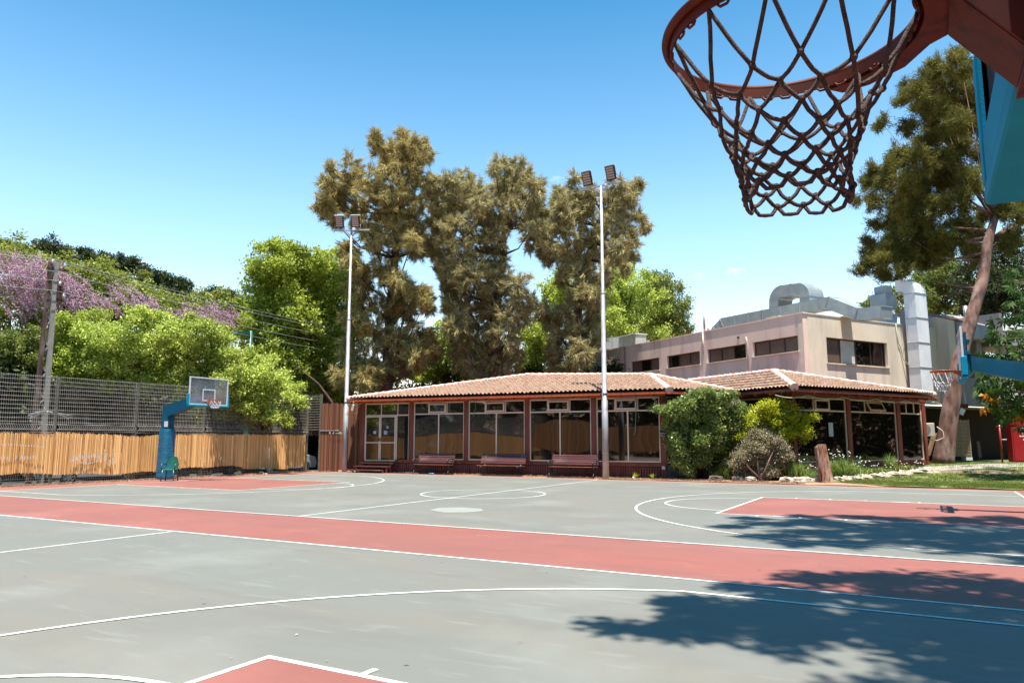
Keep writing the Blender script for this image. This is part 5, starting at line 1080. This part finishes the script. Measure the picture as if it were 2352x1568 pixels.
ltree(1545, 60, 9, [(1930,930,40),(1980,950,60),(2030,990,55),(2000,1060,80),(2060,1090,55),(2050,1150,60),(2100,1180,35),(1960,1120,70),(2020,1200,50),(1900,920,30)], 'mid', 'darker green tree at the right of the lime green one above the flat roof', 'green trees behind the casuarinas', 1.6, lf2)
# blossom covered hillside hedge: vine crown plus blossom racemes
vine = [(-60,150,120),(60,160,110),(180,200,110),(300,220,110),(-60,350,150),(80,380,150),(230,400,140),(360,330,110),(440,260,90),(560,280,100),(680,300,90),(500,380,110),(640,400,110),(780,370,90),(880,380,80),(400,480,110),(560,500,90),(980,440,90),(900,470,70),(1080,440,80),(1180,430,80),(1280,440,80),(1360,480,60),(1050,520,70),(1180,530,70),(1300,540,70),(100,560,120),(-40,540,130),(240,560,100),(1400,540,50)]
cs = clumps(1, vine, 46, 1.8)
v = tree('flowering_vine', btree(250, 46), cs, leaf(26, 26, .2, .2, droop=.3), 'vine', 'huge green hedge of vines with sprays of mauve blossom along the upper left', 'flowering vine', None, tr=(.4, .1), cname='vine_crown')
fl = [(0,200,90),(80,200,80),(160,220,80),(260,240,80),(330,270,70),(420,290,60),(120,300,90),(220,330,80),(0,300,60),(340,360,70),(450,370,70),(500,440,60),(220,420,60),(580,400,50),(700,350,60),(760,390,60),(830,430,60),(900,470,60),(1060,450,50),(1090,520,60),(1180,470,50),(1230,480,60),(1300,500,60),(1360,510,50),(1310,560,40),(1000,500,50),(640,450,50),(100,420,70),(350,450,40)]
cs = clumps(1, fl, 42.8, .8, scale=1.35, back=False)
c_, d_, r_ = clump_pts(cs, 34, (.5, 1.1)); n = len(c_); k = 36
ax = unit(np.array([RT.x*.55, RT.y*.55, -.75]) + rng.normal(size=(n, 3))*.16)
tt = rng.uniform(0, .8, (n*k, 1)); P_ = np.repeat(c_, k, 0) + np.repeat(ax, k, 0)*tt + rng.normal(size=(n*k, 3))*.05*(1.2 - tt)
D = unit(rng.normal(size=(n*k, 3))); S = unit(np.cross(D, rng.normal(size=(n*k, 3)))); L = rng.uniform(.06, .1, (n*k, 1))
V = np.stack([P_, P_ + D*L*.5 + S*L*.4, P_ + D*L, P_ + D*L*.5 - S*L*.4], 1).reshape(-1, 3); np_obj('blossom', V, np.arange(4*n*k).reshape(-1, 4), M['pinkfl'], v)
# dark sprigs standing above the vine
for j, (px, lst, lb) in enumerate(((10, [(20,80,50),(70,80,40),(-40,100,60),(100,110,30)], 'dark tree top at the far left edge above the blossom'), (110, [(250,80,35),(300,70,40),(330,110,45),(270,130,50),(230,110,25),(350,140,40)], 'dark feathery tree top just right of the utility pole'), (215, [(470,110,20),(500,150,40),(560,170,50),(620,160,35),(660,200,50),(530,210,50),(600,230,60)], 'dark tree top above the hedge in the middle of the blossom'), (300, [(720,160,25),(760,200,45),(790,240,40),(860,240,30),(880,280,45),(940,270,30),(820,290,50)], 'twiggy dark tree top stepping down above the hedge'), (400, [(990,300,30),(1050,300,30),(1060,340,45),(1000,350,40)], 'small dark tree top above the right part of the blossom'), (490, [(1190,370,30),(1240,370,40),(1310,370,45),(1350,380,25),(1280,400,50),(1390,440,35)], 'dark tree top at the right end of the hedge'))):
    ltree(px, 50, 1, [(q[0], q[1] + 8, q[2] * .72) for q in lst], 'deep', lb, 'dark tree tops above the vine hedge', .7, leaf(45, 24, .16, .15), tr=(.2, .05))
# dense shaded hedge behind the fence
hd = []
for y in np.arange(-14, 40, 1.6):
    for z in (.6, 1.8, 3.2, 4.4): hd.append((-35.8 + rng.uniform(-.5, .5), y + rng.uniform(-.4, .4), z, 1.15))
hd = np.array(hd); hd = np.concatenate([hd, hd + np.array([-1.5, .8, .3, .3])]); V, F = leafy(hd, 40, 20, .34, .25)
o = np_obj('hedge', V, F, M['deep'], org=(-35.8, 12, 0)); props(o, 'dark shaded hedge in the street behind the mesh fence', 'hedge')
hd = np.array([(x + rng.uniform(-.4, .4), 43 + rng.uniform(-1, 1) + (x+30)*.12, z, 1.3) for x in np.arange(-37, -8, 1.7) for z in (.5, 2.2, 4.0, 5.4)]); V, F = leafy(hd, 30, 18, .26, .25)
o = np_obj('hedge', V, F, M['deep'], org=(-22, 43, 0)); props(o, 'dark shrubbery filling the gap behind the pavilion under the casuarinas', 'hedge')

# the court's rear boundary behind the viewer, which the windows mirror
o = reeds('reed_screen', -28, 16, lambda s: .1, lambda s: .85 + .04*math.sin(s), lambda s: 3.0 + .04*math.sin(2*s), M['reed'], P0=(16, -9.5, 0), P1=(-28, -9.5, 0), w_=.06)
props(o, 'reed screen along the end of the court behind the viewer, mirrored in the windows', 'reed screen')
hd = np.array([(x, -16 + rng.uniform(-1, 1), z, 1.6) for x in np.arange(-34, 26, 1.9) for z in np.arange(1, 13, 1.9)]); V, F = leafy(hd, 22, 16, .4, .3)
o = np_obj('hedge', V, F, M['deep'], org=(-2, -16, 0)); props(o, 'tall dark hedge behind the viewer, mirrored in the pavilion windows', 'hedge')

hd = np.array([(20 + rng.uniform(-1, 1), y, z, 1.7) for y in np.arange(-12, 62, 2.1) for z in np.arange(1, 12, 2.0)]); V, F = leafy(hd, 22, 16, .4, .3)
o = np_obj('hedge', V, F, M['deep'], org=(20, 25, 0)); props(o, 'tall dark hedge along the right side of the court, mirrored in the corner pavilion', 'hedge')
# leaning pine on the right
PB = W(2163, 1066, 35.6); trk = [PB - Vector((0, 0, .25)), W(2180, 960, 35.7), W(2197, 854, 35.9), W(2228, 740, 36.3), W(2258, 640, 36.8), W(2268, 560, 37.2), W(2285, 500, 37.6)]
L6 = [(1950,320,40),(1960,400,90),(2040,480,100),(1820,400,65),(1750,480,70),(1900,540,100),(2060,640,110),(1690,570,55),(1800,660,80),(1950,740,90),(2070,800,90),(1880,800,55),(2150,500,100),(2200,700,110),(2250,500,90),(1740,870,60),(1600,930,75),(1545,1020,50),(1500,1110,24),(1700,980,95),(1850,970,85),(1990,950,90),(1620,1130,85),(1760,1140,95),(1900,1110,95),(2040,1090,90),(1590,1290,40),(1680,1270,85),(1820,1280,95),(1960,1250,85),(1560,1400,40),(1620,1420,50),(1720,1400,80),(1860,1420,85),(2000,1400,70),(2150,1300,60),(2230,1280,60),(2300,1330,70),(2330,1240,50),(2130,950,90),(2200,1050,70)]
cs = clumps(6, [(x, y, r * .84) for x, y, r in L6], 38, 1.6); cs7 = clumps(7, [(1490,60,70),(1420,120,38),(1590,110,70),(1550,190,35),(1700,30,70),(1800,60,60),(1690,150,35),(1900,20,60),(1990,40,50),(1440,40,45),(2250,20,60)], 38, 1.2)
cs = np.concatenate([cs, cs7])
pn = lambda cs: needles(fray(cs, 3), 95, 44, .27, .034, out_=.6, droop=-.15, spread=.6, base=.08, shell=(.35, 1.05))
tree('pine_tree', PB, cs, pn, 'pine', 'big pine with a thick leaning trunk and ragged dark crown at the right', 'pine tree', None, trk, (.44, .19), 'pinebark', lstep=5, r0=.03)
o = bpy.data.objects['pine_tree']; b = MB(); b.tube([W(2268, 560, 38.2), W(2310, 530, 38.5), W(2360, 505, 39), W(2420, 470, 39.5)], [.2, .17, .14, .1], 9); b.build('fork_limb', M['pinebark'], o)
GR = 'trees at the right edge'
ltree(2180, 56, 7, [(1680,310,50),(1750,260,60),(1800,330,80),(1700,400,70),(1880,260,80),(1900,380,90),(1800,430,60),(1960,300,80),(2000,420,90),(1850,200,50),(1950,180,60),(1450,370,30),(1430,400,22),(1480,350,20),(2050,330,60),(1840,160,35)], 'mid', 'sunny green tree behind the leaning trunk of the pine', GR, 1.5, lf2)
ltree(2320, 48, 7, [(2200,150,90),(2300,100,90),(2180,260,90),(2280,260,110),(2370,200,90),(2150,380,70),(2250,380,100),(2360,380,100),(2200,60,60),(2320,0,70),(2180,460,60),(2300,480,90)], 'deep', 'dark green tree filling the sky right of the pine trunk', GR, 1.5, lf2)
# broad leaved shrub with orange leaves, near right
def fans(centres, nl, L, wd, droop=.25):
    V = []; F = []
    for (x, y, z, s) in centres:
        c = np.array([x, y, z]); ax = unit(rng.normal(size=(1, 3)) + np.array([[0, -.4, .5]]))[0]; t = unit(np.cross(ax, rng.normal(size=(1, 3))))[0]; u = np.cross(ax, t)
        for i in range(nl):
            a = 2*PI*i/nl; d = t*math.cos(a) + u*math.sin(a) - ax*droop + np.array([0, 0, -.25]); d /= np.linalg.norm(d); s_ = np.cross(d, ax); s_ /= np.linalg.norm(s_) + 1e-6; l = L*s*random.uniform(.75, 1.1); w_ = wd*s; m_ = c + d*l*.55
            b_ = len(V); V += [c, m_ + s_*w_, c + d*l + np.array([0, 0, -.06*s]), m_ - s_*w_]; F.append((b_, b_+1, b_+2, b_+3))
    return V, F
ce = []
for (x, y, r, d) in [(2290,760,40,29),(2330,700,40,30),(2340,780,45,28),(2260,840,35,29),(2300,850,45,28),(2345,860,45,28),(2240,890,26,29),(2280,910,35,28.5),(2330,920,40,28),(2300,950,28,28.5),(2345,960,30,28),(2235,830,20,30),(2380,800,60,28),(2380,900,60,28),(2320,640,30,31)]:
    for _ in range(24 if r > 30 else 12):
        a, q = random.uniform(0, 6.28), r * math.sqrt(random.random()); p = W(x + 16 + q*math.cos(a), y + q*math.sin(a)*.9, d + random.uniform(-1, 1)); ce.append((p.x, p.y, p.z, random.uniform(.8, 1.2)))
PBs = Vector((6.3, 31.5, .05))
V, F = fans(ce, 8, .34, .05); r = empty('broad_leaved_tree', PBs, 'dark broad leaved tree with drooping hand shaped leaves at the right edge', 'tree', GR)
np_obj('crown', V, F, M['big'], r)
b = MB(); top = Vector((6.0, 31.3, 6.0)); b.tube([PBs, PBs.lerp(top, .5), top], [.16, .12, .05], 8)
for (x, y, z, s) in ce[::9]: zz = max(2.5, z - 1.2); q_ = Vector((6.05, 31.4, min(5.5, zz))); b.tube([q_, q_.lerp(Vector((x, y, z)), .5) + Vector((0, 0, .25)), (x, y, z)], [.05, .035, .012], 5)
b.build('trunk', M['bark'], r)
for (x, y, r_2) in ((2256, 942, 12), (2264, 938, 9), (2340, 962, 12), (2350, 958, 10), (2262, 905, 7), (2270, 915, 6), (2284, 914, 6)):
    oc = []
    for _ in range(3): p = W(x + random.uniform(-r_2, r_2)*.5, y + random.uniform(-3, 3), 27.6); oc.append((p.x, p.y, p.z, random.uniform(.7, 1.1)))
    V, F = fans(oc, 4, .20, .06, .6); o_ = np_obj('orange_leaf', V, F, M['orange'], r)

# two trees right of the picture that throw the dappled shade on the court
def shade_tree(base, spots, zc, label, fm='pine', per=12):
    cs = []
    for (x, y, r) in spots:
        z = zc + random.uniform(-1.2, 1.2); cs.append((x - KX*z, y - KY*z, z, r)); 
    cs = np.array(cs)
    return tree('shade_tree', base, cs, lambda c: leafy(c, per*7, 22, .19, .09, shell=(.1, 1.0)), fm, label, 'tree', 'trees right of the court that throw the dappled shade', tr=(.4, .12), lstep=1, r0=.07)
near = [(-1.9,6.35,.5),(-1.7,6.9,.65),(-2.1,7.3,.4),(-1.3,7.5,.6),(-.9,6.8,.8),(-.2,7.4,.8),(.3,6.7,.8),(.8,7.6,.9),(1.2,6.6,.9),(-1.3,8.2,.45),(-.3,8.5,.6),(.5,8.7,.8),(1.4,8.6,1.0),(-1.9,8.35,.3),(2.2,7.4,1.2),(-1.2,9.3,.45),(-.5,9.5,.55),(.3,9.8,.7),(1.3,9.9,.9),(2.4,9.4,1.1),(-2.45,6.05,.2),(.2,6.0,.5),(1.1,5.7,.7),(2.2,5.9,1),(3.4,7,1.3),(3.5,9,1.3),(.6,5.1,.5),(1.6,4.8,.6),(-.4,5.3,.35)]
shade_tree((7.5, 6.5, 0), near, 13, 'tree right of the court throwing the near dappled shade')
farr = [(-3.3,15.6,.45),(-2.6,14.8,.6),(-3.1,14.0,.4),(-2.0,15.6,.7),(-1.9,13.8,.7),(-2.4,12.9,.5),(-1.2,12.6,.6),(-1.0,14.8,.9),(-.9,13.6,.9),(-.1,15.8,1),(.2,14.3,1),(.3,12.9,.9),(-.8,16.8,.6),(.4,17.3,.8),(1.5,13.4,1.2),(1.5,15.4,1.2),(1.7,17.2,1.2),(3,14,1.4),(3,16.4,1.4),(-2.3,16.6,.35),(-1.5,16.9,.45),(3,18,1.0),(1.2,11.9,.5),(2.4,12.2,.8),(1.2,18.1,.5),(-1.8,12.2,.35),(4.5,13,1.4),(4.5,16,1.4)]
shade_tree((9.5, 12.5, 0), farr, 18, 'taller tree right of the court throwing the far dappled shade', per=10)

# ---------------------------------------------------------------- garden bed
def shrub(name, base, cs, fol, fm, label, cat, stems=6, flowers=0, fr=.02, bark='bark', fm2='petal'):
    r = empty(name, base, label, cat, None); b = MB(); bs = Vector(base)
    for (x, y, z, q) in cs[::max(1, len(cs)//stems)]: p = Vector((x, y, z)); b.tube([bs + Vector((random.uniform(-.12, .12), random.uniform(-.1, .1), 0)), bs.lerp(p, .5) + Vector((random.uniform(-.15, .15), 0, .05)), p], [.045, .03, .012], 6)
    b.build('stems', M[bark], r); V, F = fol(cs); np_obj('foliage', V, F, M[fm], r)
    if flowers:
        V, F = leafy(cs, flowers, 3, fr*3, .03, shell=(.95, 1.1), aspect=.9); np_obj('flowers', V, F, M[fm2], r)
    return r
cs = clumps(4, [(330,560,60),(420,520,90),(530,460,90),(640,420,90),(760,370,90),(850,400,70),(960,440,80),(400,640,90),(520,600,120),(660,560,130),(800,520,130),(950,560,120),(1080,560,90),(1180,540,70),(400,760,90),(520,760,110),(680,720,130),(840,700,130),(1000,700,120),(1100,680,90),(420,900,80),(540,900,100),(700,880,120),(860,860,120),(1000,850,90),(1100,880,60),(400,1010,50),(480,1050,80),(600,1040,100),(760,1020,110),(900,980,90),(500,1180,70),(620,1160,90),(740,1140,80),(560,1260,60),(190,525,22),(250,550,28),(1100,370,30),(1000,380,40)], 29.7, .35)
shrub('flowering_shrub', (-8.4, 30.7, 0), cs, lambda c: leafy(fray(c, 2, .4), 440, 10, .12, .08, aspect=.38, shell=(.3, 1.05)), 'plum', 'big glossy green shrub with white flowers at the right corner of the pavilion', 'shrub', 12, 26, .02)
cs = clumps(4, [(1440,540,60),(1550,510,80),(1680,510,80),(1790,540,60),(1300,700,80),(1400,640,90),(1520,620,100),(1650,620,110),(1780,620,90),(1880,640,60),(1960,650,45),(2050,620,25),(2080,650,18),(1250,780,70),(1380,740,80),(1560,740,90),(1700,740,100),(1830,740,90),(1920,800,70),(1980,850,40),(1900,890,40),(1700,840,80),(1780,860,60),(1200,860,60),(1640,850,60)], 29.4, .3)
shrub('yellow_shrub', (-5.4, 30.9, .0), cs, lambda c: leafy(fray(c, 2, .45), 420, 10, .09, .08, aspect=.45, shell=(.3, 1.05)), 'yellow', 'bright yellow green shrub spreading before the corner pavilion', 'shrub', 8, 6, .02)
cs = clumps(4, [(x, y, r * 1.3) for x, y, r in [(1350,830,60),(1460,830,60),(1300,900,70),(1420,900,90),(1540,880,80),(1620,930,60),(1250,990,70),(1380,1000,100),(1510,990,100),(1640,1010,80),(1200,1090,70),(1320,1110,100),(1460,1110,110),(1600,1110,90),(1700,1080,60),(1720,1180,60),(1690,1000,60),(1740,1090,50),(1140,1190,60),(1260,1200,90),(1400,1210,100),(1540,1210,90),(1650,1200,70),(1180,1290,60),(1320,1300,80),(1460,1290,80),(1580,1280,60)]], 28.9, .3)
shrub('sage_shrub', (-5.7, 29.6, .0), cs, lambda c: leafy(c, 1000, 12, .055, .06, aspect=.6, shell=(.2, 1.0)), 'sage', 'rounded dusty grey green shrub at the front of the garden bed', 'shrub', 5, 40, .012)
cs = clumps(4, [(1050,980,90),(1150,930,80),(1000,1110,80),(1120,1040,90),(960,1220,60),(1080,1150,70),(1200,850,70),(1010,880,80)], 30.3, .3)
shrub('low_green_shrub', (-7.2, 31.0, 0), cs, lambda c: leafy(c, 420, 10, .09, .08, aspect=.4, shell=(.2, 1.05)), 'plum', 'low green bush filling the gap between the big shrub and the grey green one', 'shrub', 5)
cs = clumps(4, [(1740,1080,60),(1800,1010,60),(1760,1180,60),(1850,1110,50),(1880,1190,45)], 30.4, .3)
shrub('low_green_shrub', (-4.6, 31.0, 0), cs, lambda c: leafy(c, 420, 10, .08, .08, aspect=.3, shell=(.2, 1.05)), 'fresh', 'low fresh green bush between the grey green shrub and the tree stump', 'shrub', 4)
def clumpgrass(base, n, h, spread, label, name='strap_leaved_plant', fl=0, m='blade', cat='plant'):
    r = empty(name, base, label, cat, None); V = []; F = []
    for _ in range(int(n * 2.2)):
        a = random.uniform(0, 2*PI); L = h*random.uniform(.6, 1.1); o_ = Vector((random.gauss(0, spread*.35), random.gauss(0, spread*.3), 0)); d = Vector((math.cos(a), math.sin(a), 0)); sd = Vector((-d.y, d.x, 0)) * random.uniform(.009, .017); lean = random.uniform(.1, .8)
        b_ = len(V)
        for k in range(5):
            t = k / 4; p = Vector(base) + o_ + d*(L*lean*t*t) + Vector((0, 0, L*(t - .45*lean*t*t*1.3))); w_ = (1 - t**3)*1.0 + .02; V += [p - sd*w_, p + sd*w_]
        F += [(b_ + 2*k, b_ + 2*k + 1, b_ + 2*k + 3, b_ + 2*k + 2) for k in range(4)]
    np_obj('leaves', V, F, M[m], r)
    if fl:
        b = MB(); c = MB()
        for _ in range(fl):
            p = Vector(base) + Vector((random.gauss(0, spread*.5), random.gauss(0, spread*.4), 0)); q = p + Vector((random.uniform(-.12, .12), random.uniform(-.1, .1), h*random.uniform(.85, 1.25))); b.tube([p, q], .004, 3, False); c.ball(q, .03, 6, 4, (1, 1, .7), .3)
        b.build('stalks', M['blade'], r); c.build('flowers', M['petal'], r)
    return r
def gp(px, py, z=0.02):
    d = FW + RT*((px-CX)/f_px) - UP*((py-CY)/f_px); t = (z - CH)/d.z; p = CAM + d*t; return p
def at(px, Y, dz=.0):
    d = FW + RT*((px-CX)/f_px); p = d*(Y/d.y); return (p.x, Y, hgt(p.x, Y) + dz)
clumpgrass(at(1655, 30.5), 150, .75, .35, 'pale arching strap leaved plant between the big shrub and the grey shrub')
clumpgrass(at(1632, 30.2), 70, .45, .3, 'small pale strap leaved clump at the foot of the big shrub')
clumpgrass(at(1815, 31.0), 240, .85, .55, 'white flowering strap leaved clump right of the grey shrub', fl=22)
clumpgrass(at(1850, 30.6), 120, .5, .4, 'low strap leaved clump just left of the tree stump', fl=8)
clumpgrass(at(1918, 32.2), 330, .95, .6, 'large agapanthus like clump right of the tree stump', fl=26)
clumpgrass(at(1955, 33.4), 120, .55, .5, 'low flowering clump beside the large one right of the stump', fl=14)
clumpgrass(at(2025, 36.3), 60, .95, .18, 'upright sword leaved plant below the corner pavilion windows')
clumpgrass(at(2000, 35.2), 240, .36, .8, 'low bright grassy tuft under the corner pavilion sill', fl=12, m='grass')
clumpgrass(at(2055, 36.8), 240, .36, .8, 'low bright grassy tuft at the right end of the garden bed', fl=16, m='grass')
clumpgrass(at(1575, 29.8), 30, .4, .2, 'thin dry weeds at the foot of the big shrub')
for px, Y_, lb in ((1452, 29.1, 'small yellow weed by the pavilion boards just right of the tall pole'), (1490, 29.15, 'tiny yellow weed between the tall pole and the pavilion corner')): clumpgrass(at(px, Y_), 16, .3, .06, lb, 'weed', m='yellow')
# edging rocks
def rock(c, s, m, label, name='rock', grp='stones edging the garden bed'):
    b = MB(); vs = []; n = 10; mm = 7
    for i in range(mm + 1):
        for j in range(n):
            a = PI*i/mm; t = 2*PI*j/n; q = 1 + .22*math.sin(3*t + c[0]*7 + i) + .12*math.sin(5*a + c[1]*5) + random.uniform(-.09, .09)
            vs.append((c[0] + s[0]*q*math.sin(a)*math.cos(t), c[1] + s[1]*q*math.sin(a)*math.sin(t), c[2] + s[2]*q*math.cos(a)))
    b.add(vs, [(i*n+j, (i+1)*n+j, (i+1)*n+(j+1) % n, i*n+(j+1) % n) for i in range(mm) for j in range(n)]); o = b.build(name, m, org=c); return props(o, label, 'rock', grp)
pp = [(1790, 29.5, .28), (1812, 29.7, .22), (1835, 29.9, .26), (1858, 30.1, .22), (1872, 30.3, .2), (1908, 30.9, .2), (1925, 31.3, .22), (1945, 31.9, .25), (1966, 32.6, .3), (1990, 33.2, .3), (2012, 33.8, .32), (2034, 34.4, .32), (2056, 35.0, .34), (2078, 35.6, .34), (2100, 36.0, .34), (2118, 36.3, .3)]
lbs = ['tan stone at the right foot of the grey shrub', 'flat tan stone second from the grey shrub', 'broad pale stone left of the stump', 'small pale stone near the left foot of the stump', 'pale stone touching the left side of the stump', 'pale stone touching the right side of the stump', 'pale stone at the left tip of the lawn', 'long pale stone below the large flowering clump', 'pale stone right of the large flowering clump', 'pale stone below the sword leaved plant, left one', 'pale stone below the sword leaved plant, right one', 'pale stone in the middle of the right garden edge', 'fourth pale stone from the right end of the bed edge', 'third pale stone from the right end of the bed edge', 'second pale stone from the right end of the bed edge', 'last pale stone at the right end of the bed edge']
for (px, Y_, s), lb in zip(pp, lbs): p = at(px, Y_); rock((p[0], p[1], p[2] + .06), (s, s*.6, .13), M['stone'], lb)
for px, Y_, s, lb, m in ((1632, 29.6, .3, 'dark flat stone at the foot of the big shrub, left one', 'darkstone'), (1680, 29.6, .24, 'dark rounded stone at the foot of the strap leaved plant', 'darkstone'), (1712, 29.5, .22, 'pale small stone left of the grey shrub', 'stone')): p = at(px, Y_); rock((p[0], p[1], p[2] + .06), (s, s*.5, .12), M[m], lb)
# leaning stump
st = empty('tree_stump', at(1880, 30.0), 'tall leaning barkless tree stump with a split top at the edge of the lawn', 'tree stump'); B_0 = Vector(at(1880, 30.0))
n = 44; V = []; F = []
for k in range(9):
    t = k / 8
    for j in range(n): a = 2*PI*j/n; q = (.245 - .045*t + (.05 if k == 0 else 0)) * (1 + .07*math.sin(3*a + 2*t) + .04*math.sin(7*a + k*.4) + .045*math.sin(17*a + .5*k) + random.uniform(-.03, .03)); V.append((B_0.x - .17*t + q*math.cos(a), B_0.y + q*.9*math.sin(a), B_0.z - .05 + (1.38 + (.09 if math.cos(a) > -.2 else -.03))*t))
for k in range(8):
    for j in range(n): F.append((k*n+j, k*n+(j+1) % n, (k+1)*n+(j+1) % n, (k+1)*n+j))
np_obj('bark_body', V, F, M['stump'], st, True)
b = MB(); b.add([V[8*n + j] for j in range(n)], [tuple(range(n))]); b.build('cut_face', M['cut'], st)

# ---------------------------------------------------------------- things under the right trees
Xp = lambda px, py, d: W(px, py, d)
p = W(2303, 1066, 36.5); r = empty('standpipe', (p.x, p.y, p.z), 'thin red standpipe with a valve standing beside the shaded path', 'standpipe')
MB().tube([p, p + Vector((0, 0, 1.95))], .045, 8).build('pipe', M['cabinet'], r)
MB().tube([p + Vector((-.14, 0, 1.86)), p + Vector((.14, 0, 1.86))], .05, 8).build('cap', M['cabinet'], r)
MB().tube([p + Vector((.02, 0, 1.2)), p + Vector((.4, .2, 1.22)), p + Vector((.42, .2, 1.0))], .05, 7).build('valve', M['iron2'], r); MB().ball(p + Vector((.42, .2, .98)), .08, 8, 5).build('hose_cap', M['plastgreen'], r)
p = W(2329, 1061, 35.5); X = frame((p.x, p.y, p.z), RT); r = empty('fire_hose_cabinet', (p.x, p.y, p.z), 'red metal fire hose cabinet with white stickers at the right edge', 'cabinet')
MB(X).rbox(0, 1.5, 0, .4, 0, 2.02, .02).build('body', M['cabinet'], r)
dr = MB(X).rbox(.06, 1.44, -.025, -.003, .06, 1.95, .01).build('door', M['cabinet'], r)
b = MB(X); b.box(.36, .9, -.032, -.026, 1.62, 1.68); b.box(.42, .85, -.032, -.026, 1.36, 1.58); b.box(.36, .9, -.032, -.026, 1.22, 1.28); b.box(.52, .75, -.032, -.026, 1.05, 1.12); b.build('sticker', M['white'], dr)
b = MB(X); b.box(.48, .6, -.036, -.033, 1.4, 1.54); b.box(.66, .78, -.036, -.033, 1.4, 1.54); b.build('sticker_print', M['cabinet'], dr)
p = W(2212, 1052, 37.0); X = frame((p.x, p.y, p.z), RT); 
r = empty('slatted_cover', (p.x, p.y, p.z), 'tall tan slatted cover standing in the shade right of the pine trunk', 'cover')
b = MB(X)
for k in range(26): b.box(-.40, .40, -.02*(k % 2), .06, .1 + k*.07, .155 + k*.07)
b.box(-.44, -.40, -.03, .08, .05, 1.95); b.box(.40, .44, -.03, .08, .05, 1.95); b.box(-.02, .02, -.03, -.021, .05, 1.95); b.build('slats', M['shutter'], r)
MB(X).box(.1, .42, -.1, .3, -.1, .05).build('white_base', M['white'], r)
p = W(2128, 1046, 36.0); o = MB(frame((p.x, p.y, p.z), RT)).add([(0, 0, 0), (.25, .1, 0), (.75, .25, 1.1), (.45, .15, 1.05), (0, .05, 0), (.25, .15, 0), (.75, .3, 1.1), (.45, .2, 1.05)], [(0, 1, 2, 3), (7, 6, 5, 4), (0, 4, 5, 1), (1, 5, 6, 2), (2, 6, 7, 3), (3, 7, 4, 0)]).build('leaning_board', M['card'], org=p); props(o, 'tan board leaning against the right end of the corner pavilion', 'board')
p = W(2126, 1083, 35.0); o = MB(frame((p.x, p.y, p.z), RT)).rbox(-.05, .55, 0, .4, 0, .32, .02).build('concrete_block', M['concrete'], org=p); props(o, 'small concrete block at the right foot of the corner pavilion', 'block')
p = W(2205, 932, 36.9); o = MB(frame((p.x, p.y, p.z), RT)).box(0, .42, 0, .03, -.1, .1).build('wall_plate', M['bracket'], org=p); props(o, 'small reddish plate hanging right of the pine trunk', 'plate')
p = W(2210, 945, 36.7); o = MB(frame((p.x, p.y, p.z), RT) @ Matrix.Rotation(.5, 4, 'Y')).box(-.12, .12, 0, .02, -.16, .16).build('hanging_tag', M['white'], org=p); props(o, 'small white tag hanging beside the pine trunk', 'tag')
